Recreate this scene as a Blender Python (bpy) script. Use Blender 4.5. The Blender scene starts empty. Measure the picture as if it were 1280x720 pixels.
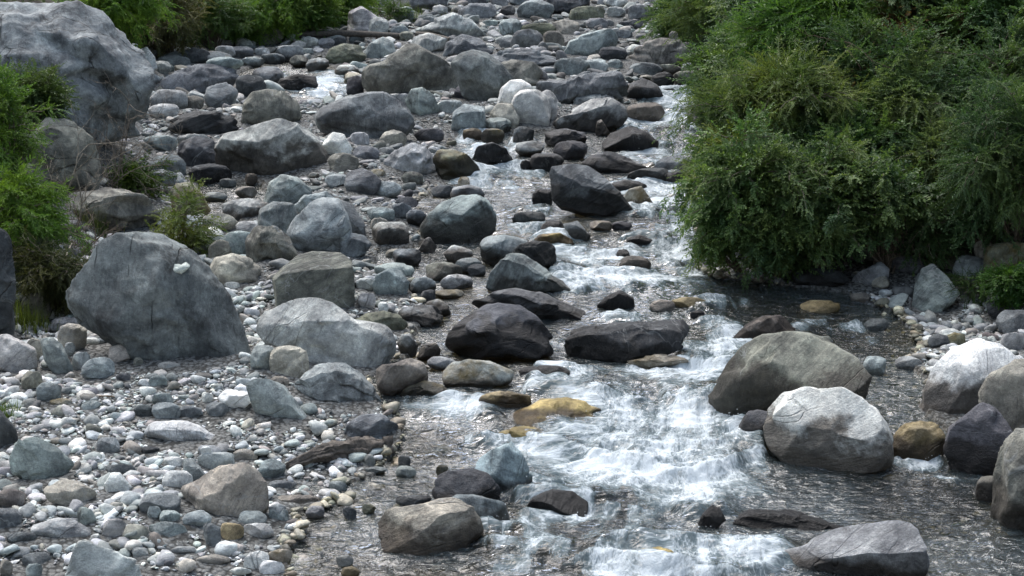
import bpy, math, random
import numpy as np
from mathutils import Vector, Matrix
rng = np.random.default_rng(7)
random.seed(7)
C = bpy.context.scene.collection
scene = bpy.context.scene
PI = math.pi

# ------------------------------------------------------------------ camera model
F = 1970.0                       # focal length in pixels of the 1280 wide photograph
SLOPE = math.tan(math.radians(6.0))
PITCH = math.radians(10.75)
CAMZ = 5.13
FW = np.array([0, math.cos(PITCH), -math.sin(PITCH)])
UP = np.array([0, math.sin(PITCH), math.cos(PITCH)])
RT = np.array([1.0, 0, 0])
CAM = np.array([0, 0, CAMZ])

def rdir(px, py):
    return FW + RT * ((px - 640) / F) - UP * ((py - 360) / F)

def on_plane(px, py):
    d = rdir(px, py)
    t = CAMZ / (SLOPE * d[1] - d[2])
    return CAM + d * t

# ------------------------------------------------------------------ noise
def _h(ix, iy, iz, seed):
    h = (ix.astype(np.int64) * 73856093) ^ (iy.astype(np.int64) * 19349663) ^ (iz.astype(np.int64) * 83492791) ^ (seed * 2654435761)
    h = (h ^ (h >> 13)) * 1274126177 & 0xffffffff
    h = (h ^ (h >> 16)) * 2246822519 & 0xffffffff
    h = h ^ (h >> 15)
    return (h & 0xffffff) / float(0x7fffff) - 1.0

def vn(p, seed=0):
    f = np.floor(p); q = p - f
    q = q * q * q * (q * (q * 6 - 15) + 10)
    ix, iy, iz = f[:, 0], f[:, 1], f[:, 2]
    r = 0
    for a in (0, 1):
        wx = q[:, 0] if a else 1 - q[:, 0]
        for b in (0, 1):
            wy = q[:, 1] if b else 1 - q[:, 1]
            for c in (0, 1):
                wz = q[:, 2] if c else 1 - q[:, 2]
                r = r + wx * wy * wz * _h(ix + a, iy + b, iz + c, seed)
    return r

def fbm(p, oct=4, seed=0, gain=.5, ridge=False):
    s = 0; a = 1; tot = 0
    p = p.copy()
    for i in range(oct):
        n = vn(p + 13.7 * i, seed + i)
        if ridge: n = 1 - 2 * np.abs(n)
        s = s + a * n; tot += a
        a *= gain; p = p * 2.03
    return s / tot

def p3(x, y, z=0.0):
    x = np.atleast_1d(x).astype(float); y = np.atleast_1d(y).astype(float)
    return np.stack([x, y, np.zeros_like(x) + z], 1)

# ------------------------------------------------------------------ plan of the valley (polygons on the stream plane)
def W2(pts): return np.array([on_plane(*p)[:2] for p in pts])
MAIN = W2([(850,85),(792,108),(785,150),(720,162),(640,168),(560,172),(552,200),(600,228),(545,230),(525,246),(522,300),(468,308),(462,332),
  (520,352),(530,400),(515,425),(500,450),(470,470),(480,503),(500,520),(495,550),(455,585),(425,595),(418,612),(440,625),(400,640),(352,648),
  (375,668),(362,690),(378,735),(380,900),(1500,900),(1400,700),(1300,640),(1270,600),(1240,560),(1190,540),(1150,520),(1160,480),(1135,455),(1165,432),(1150,410),
  (1120,388),(1050,372),(990,362),(900,352),(868,335),(885,280),(890,200),(890,150),(888,100)])
MAIN = np.vstack([MAIN])
POOL = W2([(248,226),(330,226),(345,245),(320,258),(300,285),(262,275),(250,250)])
CASC = W2([(296,92),(330,78),(390,76),(440,92),(436,122),(378,130),(350,114),(298,108)])
LBANK = np.vstack([W2([(-260,900),(-90,700),(-30,560),(-5,480),(50,425),(82,385),(150,290),(205,240),(192,160),(205,100),(200,78),(320,48),(430,44),(515,12),(560,-60),(575,-120)]),
                   [[-8,140],[-120,180],[-120,0]]])
RBANK = np.vstack([W2([(1500,900),(1360,640),(1300,450),(1225,385),(1185,345),(1060,342),(960,338),(900,318),(888,200),(886,130),(872,90),(850,60),(822,10),(805,-60),(798,-120)]),
                   [[16,140],[120,180],[120,0]]])

def sdf(poly, x, y):
    """signed distance, negative inside"""
    x = np.atleast_1d(x); y = np.atleast_1d(y)
    best = np.full(x.shape, 1e9); inside = np.zeros(x.shape, bool)
    n = len(poly)
    for i in range(n):
        a = poly[i]; b = poly[(i + 1) % n]
        ex, ey = b - a
        wx = x - a[0]; wy = y - a[1]
        t = np.clip((wx * ex + wy * ey) / (ex * ex + ey * ey + 1e-12), 0, 1)
        d = (wx - ex * t) ** 2 + (wy - ey * t) ** 2
        best = np.minimum(best, d)
        c = (a[1] <= y) != (b[1] <= y)
        with np.errstate(divide='ignore', invalid='ignore'):
            xi = a[0] + (y - a[1]) * ex / (ey if abs(ey) > 1e-12 else 1e-12)
        inside ^= c & (x < xi)
    d = np.sqrt(best)
    return np.where(inside, -d, d)

def ss(a, b, x):
    t = np.clip((x - a) / (b - a), 0, 1)
    return t * t * (3 - 2 * t)

def wet_sd(x, y):
    d = np.minimum(np.minimum(sdf(MAIN, x, y), sdf(POOL, x, y)), sdf(CASC, x, y))
    return d + .16 * fbm(p3(x, y) * 1.7, 3, 5)

def base_level(x, y):
    return SLOPE * y + .05 * np.sin(y * 2 * PI / 3.3 + .5 * np.sin(x * .9)) * ss(6, 12, y)

def ground(x, y, fine=True):
    x = np.atleast_1d(x).astype(float); y = np.atleast_1d(y).astype(float)
    w = wet_sd(x, y)
    z = base_level(x, y)
    z = z + np.where(w < 0, -.05 - .33 * ss(0, .75, -w), .02 + .14 * ss(0, 1.2, w))
    z = z + .09 * fbm(p3(x, y) * .8, 3, 9) * ss(-.4, .6, w)
    dl = -sdf(LBANK, x, y); dl = np.maximum(dl, 0)
    z = z + ss(0, .8, dl) * .25 + .42 * dl + .25 * np.maximum(dl - 5, 0)
    dr = -sdf(RBANK, x, y); dr = np.maximum(dr, 0)
    z = z + ss(0, .8, dr) * .25 + .72 * dr
    b = np.maximum(dl, dr)
    z = z + .25 * ss(0, 2, b) * fbm(p3(x, y) * .45, 4, 21)
    z = z + np.maximum(y - 66, 0) * .33
    z = z + np.maximum(-12 - y, 0) * .85  # unseen rise behind the camera, added to block low sky light
    if fine:
        z = z + .022 * fbm(p3(x, y) * 5, 3, 31)
    return z

def surface(x, y):
    return np.maximum(ground(x, y), base_level(x, y) - .0)

def hit(px, py):
    d = rdir(px, py)
    t = np.arange(7, 120, .25)
    P = CAM + np.outer(t, d)
    under = P[:, 2] < surface(P[:, 0], P[:, 1])
    i = int(np.argmax(under)) if under.any() else len(t) - 1
    t = np.linspace(t[max(i - 1, 0)], t[i], 12)
    P = CAM + np.outer(t, d)
    under = P[:, 2] < surface(P[:, 0], P[:, 1])
    i = int(np.argmax(under)) if under.any() else len(t) - 1
    return P[i]

def project(P):
    v = np.asarray(P) - CAM
    k = v @ FW
    return 640 + F * (v @ RT) / k, 360 - F * (v @ UP) / k, k

# ------------------------------------------------------------------ node helpers
def mat(name):
    m = bpy.data.materials.new(name); m.use_nodes = True
    nt = m.node_tree; nt.nodes.clear()
    return m, nt
def N(nt, typ, ins=None, **kw):
    n = nt.nodes.new(typ)
    for k, v in kw.items(): setattr(n, k, v)
    for k, v in (ins or {}).items():
        if isinstance(v, bpy.types.NodeSocket): nt.links.new(v, n.inputs[k])
        else: n.inputs[k].default_value = v
    return n
def MATH(nt, op, a, b=None, clamp=False):
    n = nt.nodes.new('ShaderNodeMath'); n.operation = op; n.use_clamp = clamp
    for i, v in enumerate((a, b)):
        if v is None: continue
        if isinstance(v, bpy.types.NodeSocket): nt.links.new(v, n.inputs[i])
        else: n.inputs[i].default_value = v
    return n.outputs[0]
def MR(nt, v, a, b, c=0., d=1., smooth=True):
    n = N(nt, 'ShaderNodeMapRange', {'Value': v, 'From Min': a, 'From Max': b, 'To Min': c, 'To Max': d})
    if smooth: n.interpolation_type = 'SMOOTHSTEP'
    return n.outputs['Result']
def MIX(nt, f, a, b, mode='MIX'):
    n = nt.nodes.new('ShaderNodeMix'); n.data_type = 'RGBA'; n.blend_type = mode
    for k, v in ((0, f), (6, a), (7, b)):
        if isinstance(v, bpy.types.NodeSocket): nt.links.new(v, n.inputs[k])
        else: n.inputs[k].default_value = v if k == 0 else (tuple(v) + (1,) if len(v) == 3 else v)
    return n.outputs[2]
def NOISE(nt, vec, scale, detail=6, rough=.55, dist=0., out='Fac'):
    n = N(nt, 'ShaderNodeTexNoise', {'Vector': vec, 'Scale': scale, 'Detail': detail, 'Roughness': rough, 'Distortion': dist})
    return n.outputs[out]

def rock_material(name, strata=.4, bandscale=9., cracks=.25, speck=.5, algae=0., vein=.3, rough=.8, patch=0.):
    m, nt = mat(name)
    tc = N(nt, 'ShaderNodeTexCoord').outputs['Object']
    oi = N(nt, 'ShaderNodeObjectInfo')
    r100 = MATH(nt, 'MULTIPLY', oi.outputs['Random'], 57.)
    off = N(nt, 'ShaderNodeCombineXYZ', {0: r100, 1: r100, 2: r100}).outputs[0]
    v = N(nt, 'ShaderNodeVectorMath', {0: tc, 1: off}, operation='ADD').outputs[0]
    base = oi.outputs['Color']
    # broad tonal patches (quartz-white rocks stay cleaner)
    clean = MR(nt, N(nt, 'ShaderNodeSeparateColor', {0: base}).outputs[0], .48, .6, 1., .5)
    n1 = NOISE(nt, v, 1.8, 12, .72, .5)
    n2 = NOISE(nt, v, 9., 10, .74)
    n3 = NOISE(nt, v, 75., 4, .7)
    # strata: bands in a direction of the rock's own
    eul = N(nt, 'ShaderNodeCombineXYZ', {0: MATH(nt, 'MULTIPLY', oi.outputs['Random'], 9.1), 1: MATH(nt, 'MULTIPLY', oi.outputs['Random'], 5.3), 2: MATH(nt, 'MULTIPLY', oi.outputs['Random'], 23.)}).outputs[0]
    vr = N(nt, 'ShaderNodeVectorRotate', {'Vector': v, 'Rotation': eul}, rotation_type='EULER_XYZ').outputs[0]
    st = N(nt, 'ShaderNodeMapping', {'Vector': vr, 'Scale': (.8, 1.1, bandscale)}).outputs[0]
    band = NOISE(nt, st, 1.5, 8, .7, .35)
    c = MIX(nt, MR(nt, n1, .3, .72), MIX(nt, clean, base, (.42, .42, .44), 'MULTIPLY'), MIX(nt, 1., base, (1.6, 1.6, 1.58), 'MULTIPLY'))
    c = MIX(nt, MATH(nt, 'MULTIPLY', MATH(nt, 'MULTIPLY', MR(nt, band, .34, .66), strata), clean), c, MIX(nt, 1., c, (.45, .46, .5), 'MULTIPLY'))
    c = MIX(nt, MR(nt, n2, .25, .75), MIX(nt, clean, c, (.6, .61, .62), 'MULTIPLY'), MIX(nt, 1., c, (1.4, 1.4, 1.38), 'MULTIPLY'))
    sp = MATH(nt, 'MULTIPLY', MR(nt, n3, .38, .62), speck)
    c = MIX(nt, sp, c, MIX(nt, 1., c, (1.45, 1.45, 1.42), 'MULTIPLY'))
    et = NOISE(nt, N(nt, 'ShaderNodeMapping', {'Vector': vr, 'Scale': (1.2, 1.6, bandscale * 1.6)}).outputs[0], 2.4, 5, .6, 1.0)
    etl = MR(nt, MATH(nt, 'ABSOLUTE', MATH(nt, 'SUBTRACT', et, .5)), 0., .035, 1., 0.)
    etg = MR(nt, NOISE(nt, v, 1.7, 3), .48, .62)
    c = MIX(nt, MATH(nt, 'MULTIPLY', MATH(nt, 'MULTIPLY', etl, etg), .25 + strata * .6), c, MIX(nt, 1., c, (.38, .38, .4), 'MULTIPLY'))
    # pale dry lichen and scuffed patches
    lic = MR(nt, NOISE(nt, v, 3.3, 12, .84, .3), .54, .62)
    c = MIX(nt, MATH(nt, 'MULTIPLY', lic, .55), c, MIX(nt, 1., c, (1.75, 1.78, 1.75), 'MULTIPLY'))
    # pale quartz veins
    if vein > 0:
        vv = NOISE(nt, N(nt, 'ShaderNodeMapping', {'Vector': vr, 'Scale': (1., 1., 1.8)}).outputs[0], 1.5, 4, .5, 1.2)
        ln = MATH(nt, 'SUBTRACT', 1., MR(nt, MATH(nt, 'ABSOLUTE', MATH(nt, 'SUBTRACT', vv, .5)), 0., .012))
        gate = MR(nt, NOISE(nt, v, 1.1, 2), .48, .6)
        c = MIX(nt, MATH(nt, 'MULTIPLY', MATH(nt, 'MULTIPLY', ln, gate), vein), c, (.5, .52, .52))
    # dark weather stains
    stn = MR(nt, NOISE(nt, N(nt, 'ShaderNodeMapping', {'Vector': v, 'Scale': (2.2, 2.2, .9)}).outputs[0], 1.7, 10, .74, .3), .56 - .06 * (patch > 0), .68)
    c = MIX(nt, MATH(nt, 'MULTIPLY', MATH(nt, 'MULTIPLY', stn, .35 + patch), clean), c, (.035, .034, .032))
    if algae > 0:
        ag = MR(nt, NOISE(nt, v, 4.6, 8, .7), .36, .68)
        c = MIX(nt, MATH(nt, 'MULTIPLY', ag, algae), c, (.16, .11, .02))
    # wet band where the stream laps on stones that stand in it
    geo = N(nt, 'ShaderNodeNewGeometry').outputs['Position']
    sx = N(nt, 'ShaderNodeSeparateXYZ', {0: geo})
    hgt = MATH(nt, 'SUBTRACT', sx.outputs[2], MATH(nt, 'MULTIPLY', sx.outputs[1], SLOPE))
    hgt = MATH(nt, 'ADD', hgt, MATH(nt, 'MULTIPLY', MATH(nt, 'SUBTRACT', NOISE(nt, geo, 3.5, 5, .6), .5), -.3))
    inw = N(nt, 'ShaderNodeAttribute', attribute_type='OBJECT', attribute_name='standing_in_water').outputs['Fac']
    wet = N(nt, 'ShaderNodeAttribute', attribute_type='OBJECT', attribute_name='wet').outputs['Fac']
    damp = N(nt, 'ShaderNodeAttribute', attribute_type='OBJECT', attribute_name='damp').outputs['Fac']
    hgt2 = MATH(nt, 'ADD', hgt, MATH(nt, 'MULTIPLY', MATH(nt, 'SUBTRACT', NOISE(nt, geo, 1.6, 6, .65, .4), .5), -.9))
    damp_shade_f = MATH(nt, 'MULTIPLY', MR(nt, MATH(nt, 'SUBTRACT', hgt2, damp), -.05, .1, 1., 0.), inw)  # damp flank above the waterline, its dark tone also painting underside shade
    bandw = MATH(nt, 'MAXIMUM', MATH(nt, 'MULTIPLY', MR(nt, hgt, .07, .17, 1., 0.), inw), MATH(nt, 'MULTIPLY', damp_shade_f, .93))
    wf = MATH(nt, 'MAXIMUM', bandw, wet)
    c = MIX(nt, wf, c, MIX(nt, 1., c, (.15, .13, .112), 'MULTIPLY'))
    ro = MATH(nt, 'ADD', MATH(nt, 'MULTIPLY', MATH(nt, 'POWER', wf, 2.), -(rough - .34)), rough)
    # bump
    hb = MATH(nt, 'ADD', MATH(nt, 'MULTIPLY', n2, .6), MATH(nt, 'MULTIPLY', n3, .14))
    hb = MATH(nt, 'ADD', hb, MATH(nt, 'MULTIPLY', band, strata * 1.3))
    if cracks > 0:
        vo = N(nt, 'ShaderNodeTexVoronoi', {'Vector': MIX(nt, .16, st, NOISE(nt, v, 4., 4, out='Color')), 'Scale': 1.3}, feature='DISTANCE_TO_EDGE').outputs['Distance']
        cr = MATH(nt, 'MAXIMUM', MR(nt, vo, 0., .022), MR(nt, NOISE(nt, v, 2.1, 3), .62, .5))
        hb = MATH(nt, 'ADD', hb, MATH(nt, 'MULTIPLY', cr, cracks))
        c = MIX(nt, MATH(nt, 'MULTIPLY', MATH(nt, 'SUBTRACT', 1., cr), min(1, cracks * 1.5)), c, MIX(nt, 1., c, (.3, .3, .3), 'MULTIPLY'))
    bp = N(nt, 'ShaderNodeBump', {'Height': hb, 'Strength': .9, 'Distance': .075}).outputs[0]
    bs = N(nt, 'ShaderNodeBsdfPrincipled', {'Base Color': c, 'Roughness': ro, 'Normal': bp, 'Specular IOR Level': .42})
    N(nt, 'ShaderNodeOutputMaterial', {'Surface': bs.outputs[0]})
    return m

MROCK = {
    's': rock_material('banded_schist', strata=.75, bandscale=8, cracks=.1, vein=.5, rough=.72),
    'm': rock_material('mottled_gneiss', strata=.5, bandscale=5, cracks=.22, speck=.6, vein=.35, rough=.8),
    'c': rock_material('weathered_crag', strata=.4, bandscale=3.5, cracks=.5, speck=.4, vein=.2, rough=.85, patch=.5),
    'a': rock_material('algae_stained_rock', strata=.35, bandscale=5, cracks=.15, algae=.85, vein=.1, rough=.5),
}
COL = {  # dry base colours
    'W': (.59, .60, .575), 'L': (.46, .465, .45), 'B': (.32, .36, .35), 'G': (.30, .32, .32), 'g': (.19, .205, .21),
    'N': (.225, .22, .19), 'T': (.42, .39, .33), 'D': (.07, .076, .08), 'K': (.038, .038, .04), 'P': (.12, .122, .132),
    'Q': (.49, .57, .58), 'O': (.44, .35, .20), 'Y': (.52, .40, .17), 'V': (.17, .18, .13), 'R': (.24, .21, .185),
}

# ------------------------------------------------------------------ mesh helpers
def mesh_obj(name, V, Fc, material, parent=None, smooth=True, loc=None, tri=None):
    me = bpy.data.meshes.new(name)
    V = np.asarray(V, dtype=np.float32); Fc = np.asarray(Fc, dtype=np.int32)
    k = Fc.shape[1]
    me.vertices.add(len(V)); me.vertices.foreach_set('co', V.ravel())
    me.loops.add(Fc.size); me.loops.foreach_set('vertex_index', Fc.ravel())
    me.polygons.add(len(Fc)); me.polygons.foreach_set('loop_start', np.arange(0, Fc.size, k, dtype=np.int32))
    me.polygons.foreach_set('loop_total', np.full(len(Fc), k, dtype=np.int32))
    me.polygons.foreach_set('use_smooth', np.full(len(Fc), smooth, dtype=bool))
    me.update(calc_edges=True)
    me.materials.append(material)
    o = bpy.data.objects.new(name, me); C.objects.link(o)
    if loc is not None: o.location = loc
    if parent is not None: o.parent = parent
    return o
def set_attr(me, name, typ, data, domain='POINT'):
    a = me.attributes.new(name, typ, domain)
    key = 'value' if typ == 'FLOAT' else 'color'
    a.data.foreach_set(key, np.asarray(data, dtype=np.float32).ravel())
def tag(o, label=None, cat=None, group=None, kind=None):
    if label: o['label'] = label
    if cat: o['category'] = cat
    if group: o['group'] = group
    if kind: o['kind'] = kind
    return o

def icos(sub):
    import bmesh
    bm = bmesh.new(); bmesh.ops.create_icosphere(bm, subdivisions=sub, radius=1)
    V = np.array([v.co[:] for v in bm.verts]); Fc = np.array([[v.index for v in f.verts] for f in bm.faces])
    bm.free(); return V, Fc
ICO = {k: icos(k) for k in (1, 2, 3, 4, 5, 6)}

def carve(P, n_cuts, r, hard=.9, depth=(.72, .9), front=True):
    """flatten a unit-ish rock against random planes: broken faces"""
    for i in range(n_cuts):
        n = r.normal(size=3)
        if front:
            n[1] = (-abs(n[1]) if i % 3 else abs(n[1])) * front; n[2] += .15
            if abs(n[1]) < .45: n[1] = -.45 if n[1] < 0 else .45
        n /= np.linalg.norm(n)
        s = P @ n
        c = s.max() * r.uniform(*depth)
        ex = np.maximum(s - c, 0)
        P = P - np.outer(ex * hard, n)
    return P
# ------------------------------------------------------------------ boulders traced one by one
HEROES = []
def carve_at(P, n, q, hard=.93):
    n = n / np.linalg.norm(n); s = P @ n; c = s.max() * q
    return P - np.outer(np.maximum(s - c, 0) * hard, n)
FOOT = []       # footprints (x, y, rx, ry) of stones standing in the stream
def outline_radius(poly, ang):
    """radius of a star-shaped outline (n,2) about the origin for every angle"""
    a = np.arctan2(poly[:, 1], poly[:, 0]); rr = np.hypot(poly[:, 0], poly[:, 1])
    k = np.argsort(a); a = a[k]; rr = rr[k]
    # resample as straight edges between the traced corners
    aa = np.concatenate([a - 2 * PI, a, a + 2 * PI]); R = np.concatenate([rr, rr, rr])
    j = np.clip(np.searchsorted(aa, ang) - 1, 0, len(aa) - 2)
    a0, a1, r0, r1 = aa[j], aa[j + 1], R[j], R[j + 1]
    d = np.maximum(a1 - a0, 1e-4)
    x = r0 * r1 * np.sin(np.minimum(d, PI * .98))
    y = r0 * np.sin(np.maximum(ang - a0, 0)) + r1 * np.sin(np.maximum(a1 - ang, 0))
    return np.where(y > 1e-5, x / np.maximum(y, 1e-5), r0)

def R(label, col, mk, pts, T=None, cut=4, w=0., iw=None, by=None, low=1.25, n=1., p=2.35, name=None, seed=None, dm=None, on=None, planes=(), dep=(.74, .92), group=None):
    idx = len(HEROES)
    r = np.random.default_rng(1000 + idx if seed is None else seed)
    if len(pts) == 4:
        x0, y0, x1, y1 = pts
        t = np.linspace(0, 2 * PI, 13)[:-1] + r.uniform(-.12, .12, 12)
        k = 1 + r.uniform(-.09, .07, 12)
        e = .82
        cx, cy = (x0 + x1) / 2, (y0 + y1) / 2
        px = cx + (x1 - x0) / 2 * np.sign(np.cos(t)) * np.abs(np.cos(t)) ** e * k
        py = cy - (y1 - y0) / 2 * np.sign(np.sin(t)) * np.abs(np.sin(t)) ** e * k
        # lean: the crest sits off centre
        px = px + r.uniform(-.12, .12) * (cy - py) * 1.2
    else:
        a = np.array(pts, float).reshape(-1, 2); px, py = a[:, 0], a[:, 1]
    x0, x1, y0, y1 = px.min(), px.max(), py.min(), py.max()
    cx, cy = (x0 + x1) / 2, (y0 + y1) / 2
    B = hit(cx, min(by if by else y1, 1e9))
    if on:                     # it rests on another stone: find that stone's surface under its foot
        o_ = [h['o'] for h in HEROES if on in h['label']][0]
        co = np.empty(len(o_.data.vertices) * 3, dtype=np.float32); o_.data.vertices.foreach_get('co', co)
        co = co.reshape(-1, 3) + np.array(o_.location); rel_ = co - CAM; kk = rel_ @ FW
        sx_ = 640 + F * (rel_ @ RT) / kk; sy_ = 360 - F * (rel_ @ UP) / kk
        dist = np.hypot(sx_ - cx, sy_ - y1 + 2) + np.where(kk > np.median(kk) + .1, 50, 0)
        B = co[np.argmin(dist)]
    _, _, k = project(B)
    wm = (x1 - x0) / F * k; hm = (y1 - y0) / F * k
    if T is None: T = .8 if wm < 2 * hm else .62
    th = min(T * wm, 2.4 * hm)
    d2 = np.array([B[0] - CAM[0], B[1] - CAM[1]]); d2 /= np.linalg.norm(d2)
    pl = B[:2] + d2 * th / 2 * .9
    # the outline lies in the upright plane through the rock's middle
    nrm = np.array([d2[0], d2[1], 0.])
    side = np.array([d2[1], -d2[0], 0.])
    P0 = np.array([pl[0], pl[1], 0.])
    def unp(x, y):
        d = rdir(x, y); t = (P0 - CAM) @ nrm / (d @ nrm); return CAM + d * t
    c3 = unp(cx, cy)
    q = np.array([unp(a, b) for a, b in zip(px, py)]) - c3
    u = q @ side; v = q[:, 2].copy()
    hv = (v.max() - v.min()) / 2
    se = (CAM[2] - c3[2]) / np.linalg.norm(CAM - c3); ce = math.sqrt(1 - se * se)
    f = math.sqrt(max(.42, 1 - (th / 2 * se / hv) ** 2)) / ce
    v = np.where(v > 0, v * f, v * low)
    poly = np.stack([u, v], 1)
    sub = 6 if (x1 - x0) > 110 else 5 if (x1 - x0) > 50 else 4
    D, Fc = ICO[sub]
    # turn the sphere a little so its pattern never shows
    rot = np.array(Matrix.Rotation(r.uniform(0, 6), 3, Vector(r.normal(size=3)).normalized()))
    D = D @ rot.T
    ang = np.arctan2(D[:, 2], D[:, 0]); cp = np.hypot(D[:, 0], D[:, 2])
    rad = outline_radius(poly, ang)
    ru, rv = (u.max() - u.min()) / 2, (v.max() - v.min()) / 2
    ell = 1 / np.sqrt((np.cos(ang) / ru) ** 2 + (np.sin(ang) / rv) ** 2)
    m = ss(.25, .9, cp)
    rad = rad * m + ell * .96 * (1 - m)
    cpp = cp ** (2 / p)
    X = np.cos(ang) * rad * cpp; Z = np.sin(ang) * rad * cpp
    Y = np.sign(D[:, 1]) * np.abs(D[:, 1]) ** (2 / p) * th / 2
    S = np.array([ru, th / 2, rv]); U = np.stack([X, Y, Z], 1) / S
    U = U * (1 + .10 * n * fbm(U * .9 + r.uniform(0, 50, 3), 2, 3))[:, None]
    U = carve(U, cut * 4, r, hard=.96, depth=(dep[0] - .2, dep[1]), front=2.2)
    if cut > 1:
        U = carve(U, 26 if mk in 'cs' else 14, r, hard=.97, depth=(.9, .985), front=1.5)
    if cut > 1 and sub >= 5:
        # broken planes meeting at edges
        K = int(r.integers(12, 20)); sk = r.normal(size=(K, 3)); sk[:, 1] -= .5; sk /= np.linalg.norm(sk, axis=1)[:, None]
        rU = np.linalg.norm(U, axis=1); dU = U / rU[:, None]
        dots = dU @ sk.T
        rk = rU[np.argmax(dots, axis=0)]
        nk = sk + r.normal(0, .20, (K, 3)); nk /= np.linalg.norm(nk, axis=1)[:, None]
        pr = (rk * (sk * nk).sum(1))[None] / np.maximum(dU @ nk.T, .35)
        jig = dots + .035 * fbm(U * 2.2 + r.uniform(0, 50, 3), 3, 19)[:, None] * np.sign(np.arange(K) % 2 - .5)[None]
        wk = np.exp(70 * (jig - jig.max(1, keepdims=True))); wk /= wk.sum(1, keepdims=True)
        nr_ = np.clip((wk * pr).sum(1) / rU, .8, 1.12)
        U = U * (1 + (nr_ - 1) * {'c': .9, 's': .75, 'm': .62, 'a': .6}[mk])[:, None]
    # a weathered top face tilted up and towards the valley
    U = carve_at(U, np.array([r.normal(0, .35), -r.uniform(.1, .7), 1.]), r.uniform(.86, .96) if cut else 1.)
    sz = (wm * hm * th) ** (1 / 3)
    o3 = r.uniform(0, 50, 3)
    lown = fbm(U * 1.3 + o3, 3, 3)
    U = U * (1 + .07 * n * lown)[:, None]
    for (a_, b_, c_, q_) in planes:
        U = carve_at(U, np.array([a_, b_, c_], float), q_, .96)
    Q = U * S
    # ledges along the bedding, then grain
    nd = r.normal(size=3); nd[2] += .8; nd /= np.linalg.norm(nd)
    nrmU = U / np.maximum(np.linalg.norm(U, axis=1), 1e-6)[:, None]
    sdist = (Q @ nd) / sz * (5 if mk == 's' else 3.2) + .8 * fbm(Q / sz * 1.2 + o3, 2, 17)
    led = np.abs((sdist % 1) - .5) * 2
    amt = {'s': .026, 'm': .014, 'c': .042, 'a': .016}[mk] * n
    Q = Q + nrmU * ((led ** 3 - .3) * amt * sz)[:, None] * ss(-.2, .3, fbm(Q / sz * 1.0 + o3 + 9, 2, 23))[:, None]
    rg = fbm(Q / sz * 3.2 + o3, 4 if sub > 3 else 2, 41, ridge=(mk == 'c'))
    Q = Q + nrmU * (rg * (.034 if mk == 'c' else .017) * n * sz)[:, None]
    if sub >= 5:
        Q = Q + nrmU * (fbm(Q * 9 + o3, 3, 55) * .006 * n)[:, None]
    # the finished rock fills the outline it was traced from
    def fit(Q):
        a_ = np.arctan2(Q[:, 2], Q[:, 0]); r_now = np.hypot(Q[:, 0], Q[:, 2]); nb = 64
        b_ = ((a_ + PI) / (2 * PI) * nb).astype(int) % nb
        mx = np.zeros(nb); np.maximum.at(mx, b_, r_now)
        mx = np.maximum(mx, np.maximum(np.roll(mx, 1), np.roll(mx, -1)) * .9)
        cen = (np.arange(nb) + .5) / nb * 2 * PI - PI
        ratio = np.clip(outline_radius(poly, cen) / np.maximum(mx, 1e-4), .6, 1.7)
        ratio = (np.roll(ratio, 1) + 2 * ratio + np.roll(ratio, -1)) / 4
        k_ = np.interp(a_, cen, ratio, period=2 * PI)
        return Q * np.stack([k_, np.ones_like(k_), k_], 1)
    Q = fit(fit(Q))
    # to world, about a point at the foot of the rock
    Wd = np.outer(Q[:, 0], side) + np.outer(Q[:, 1], nrm) + np.outer(Q[:, 2], [0, 0, 1])
    foot = np.array([c3[0], c3[1], c3[2] + v.min()])
    V = Wd + c3 - foot
    big = (x1 - x0) > 55 or wm > .8
    first = min(((label.find(k), k) for k in ('boulder', 'stone', 'cobble', 'slab', 'rock', 'block', 'crag') if k in label), default=(0, 'stone'))[1]
    nm = {'crag': 'boulder', 'rock': 'rock', 'block': 'boulder', 'slab': 'slab'}.get(first, first)
    o = mesh_obj(nm, V, Fc, MROCK[mk], loc=foot)
    cc = np.array(COL[col]) * (1 + r.uniform(-.07, .07)) * (1 + r.uniform(-.03, .03, 3))
    o.color = (*cc, 1)
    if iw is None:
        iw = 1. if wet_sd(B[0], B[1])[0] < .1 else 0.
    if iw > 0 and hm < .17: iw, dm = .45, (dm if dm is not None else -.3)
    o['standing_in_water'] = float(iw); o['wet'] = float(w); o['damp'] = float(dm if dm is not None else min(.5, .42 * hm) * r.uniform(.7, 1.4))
    g = group or ({'boulder': 'boulders', 'stone': 'stones', 'cobble': 'cobbles', 'slab': 'rock slabs', 'rock': 'rocks'}[nm] + ' in and beside the stream')
    tag(o, label, nm, g, 'thing')
    HEROES.append(dict(o=o, px=(cx, cy), w=x1 - x0, h=y1 - y0, label=label, box=(x0, y0, x1, y1), c=c3, th=th, wm=wm))
    if iw > 0: FOOT.append((c3[0], c3[1], wm / 2, th / 2, hm))
    return o

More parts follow.
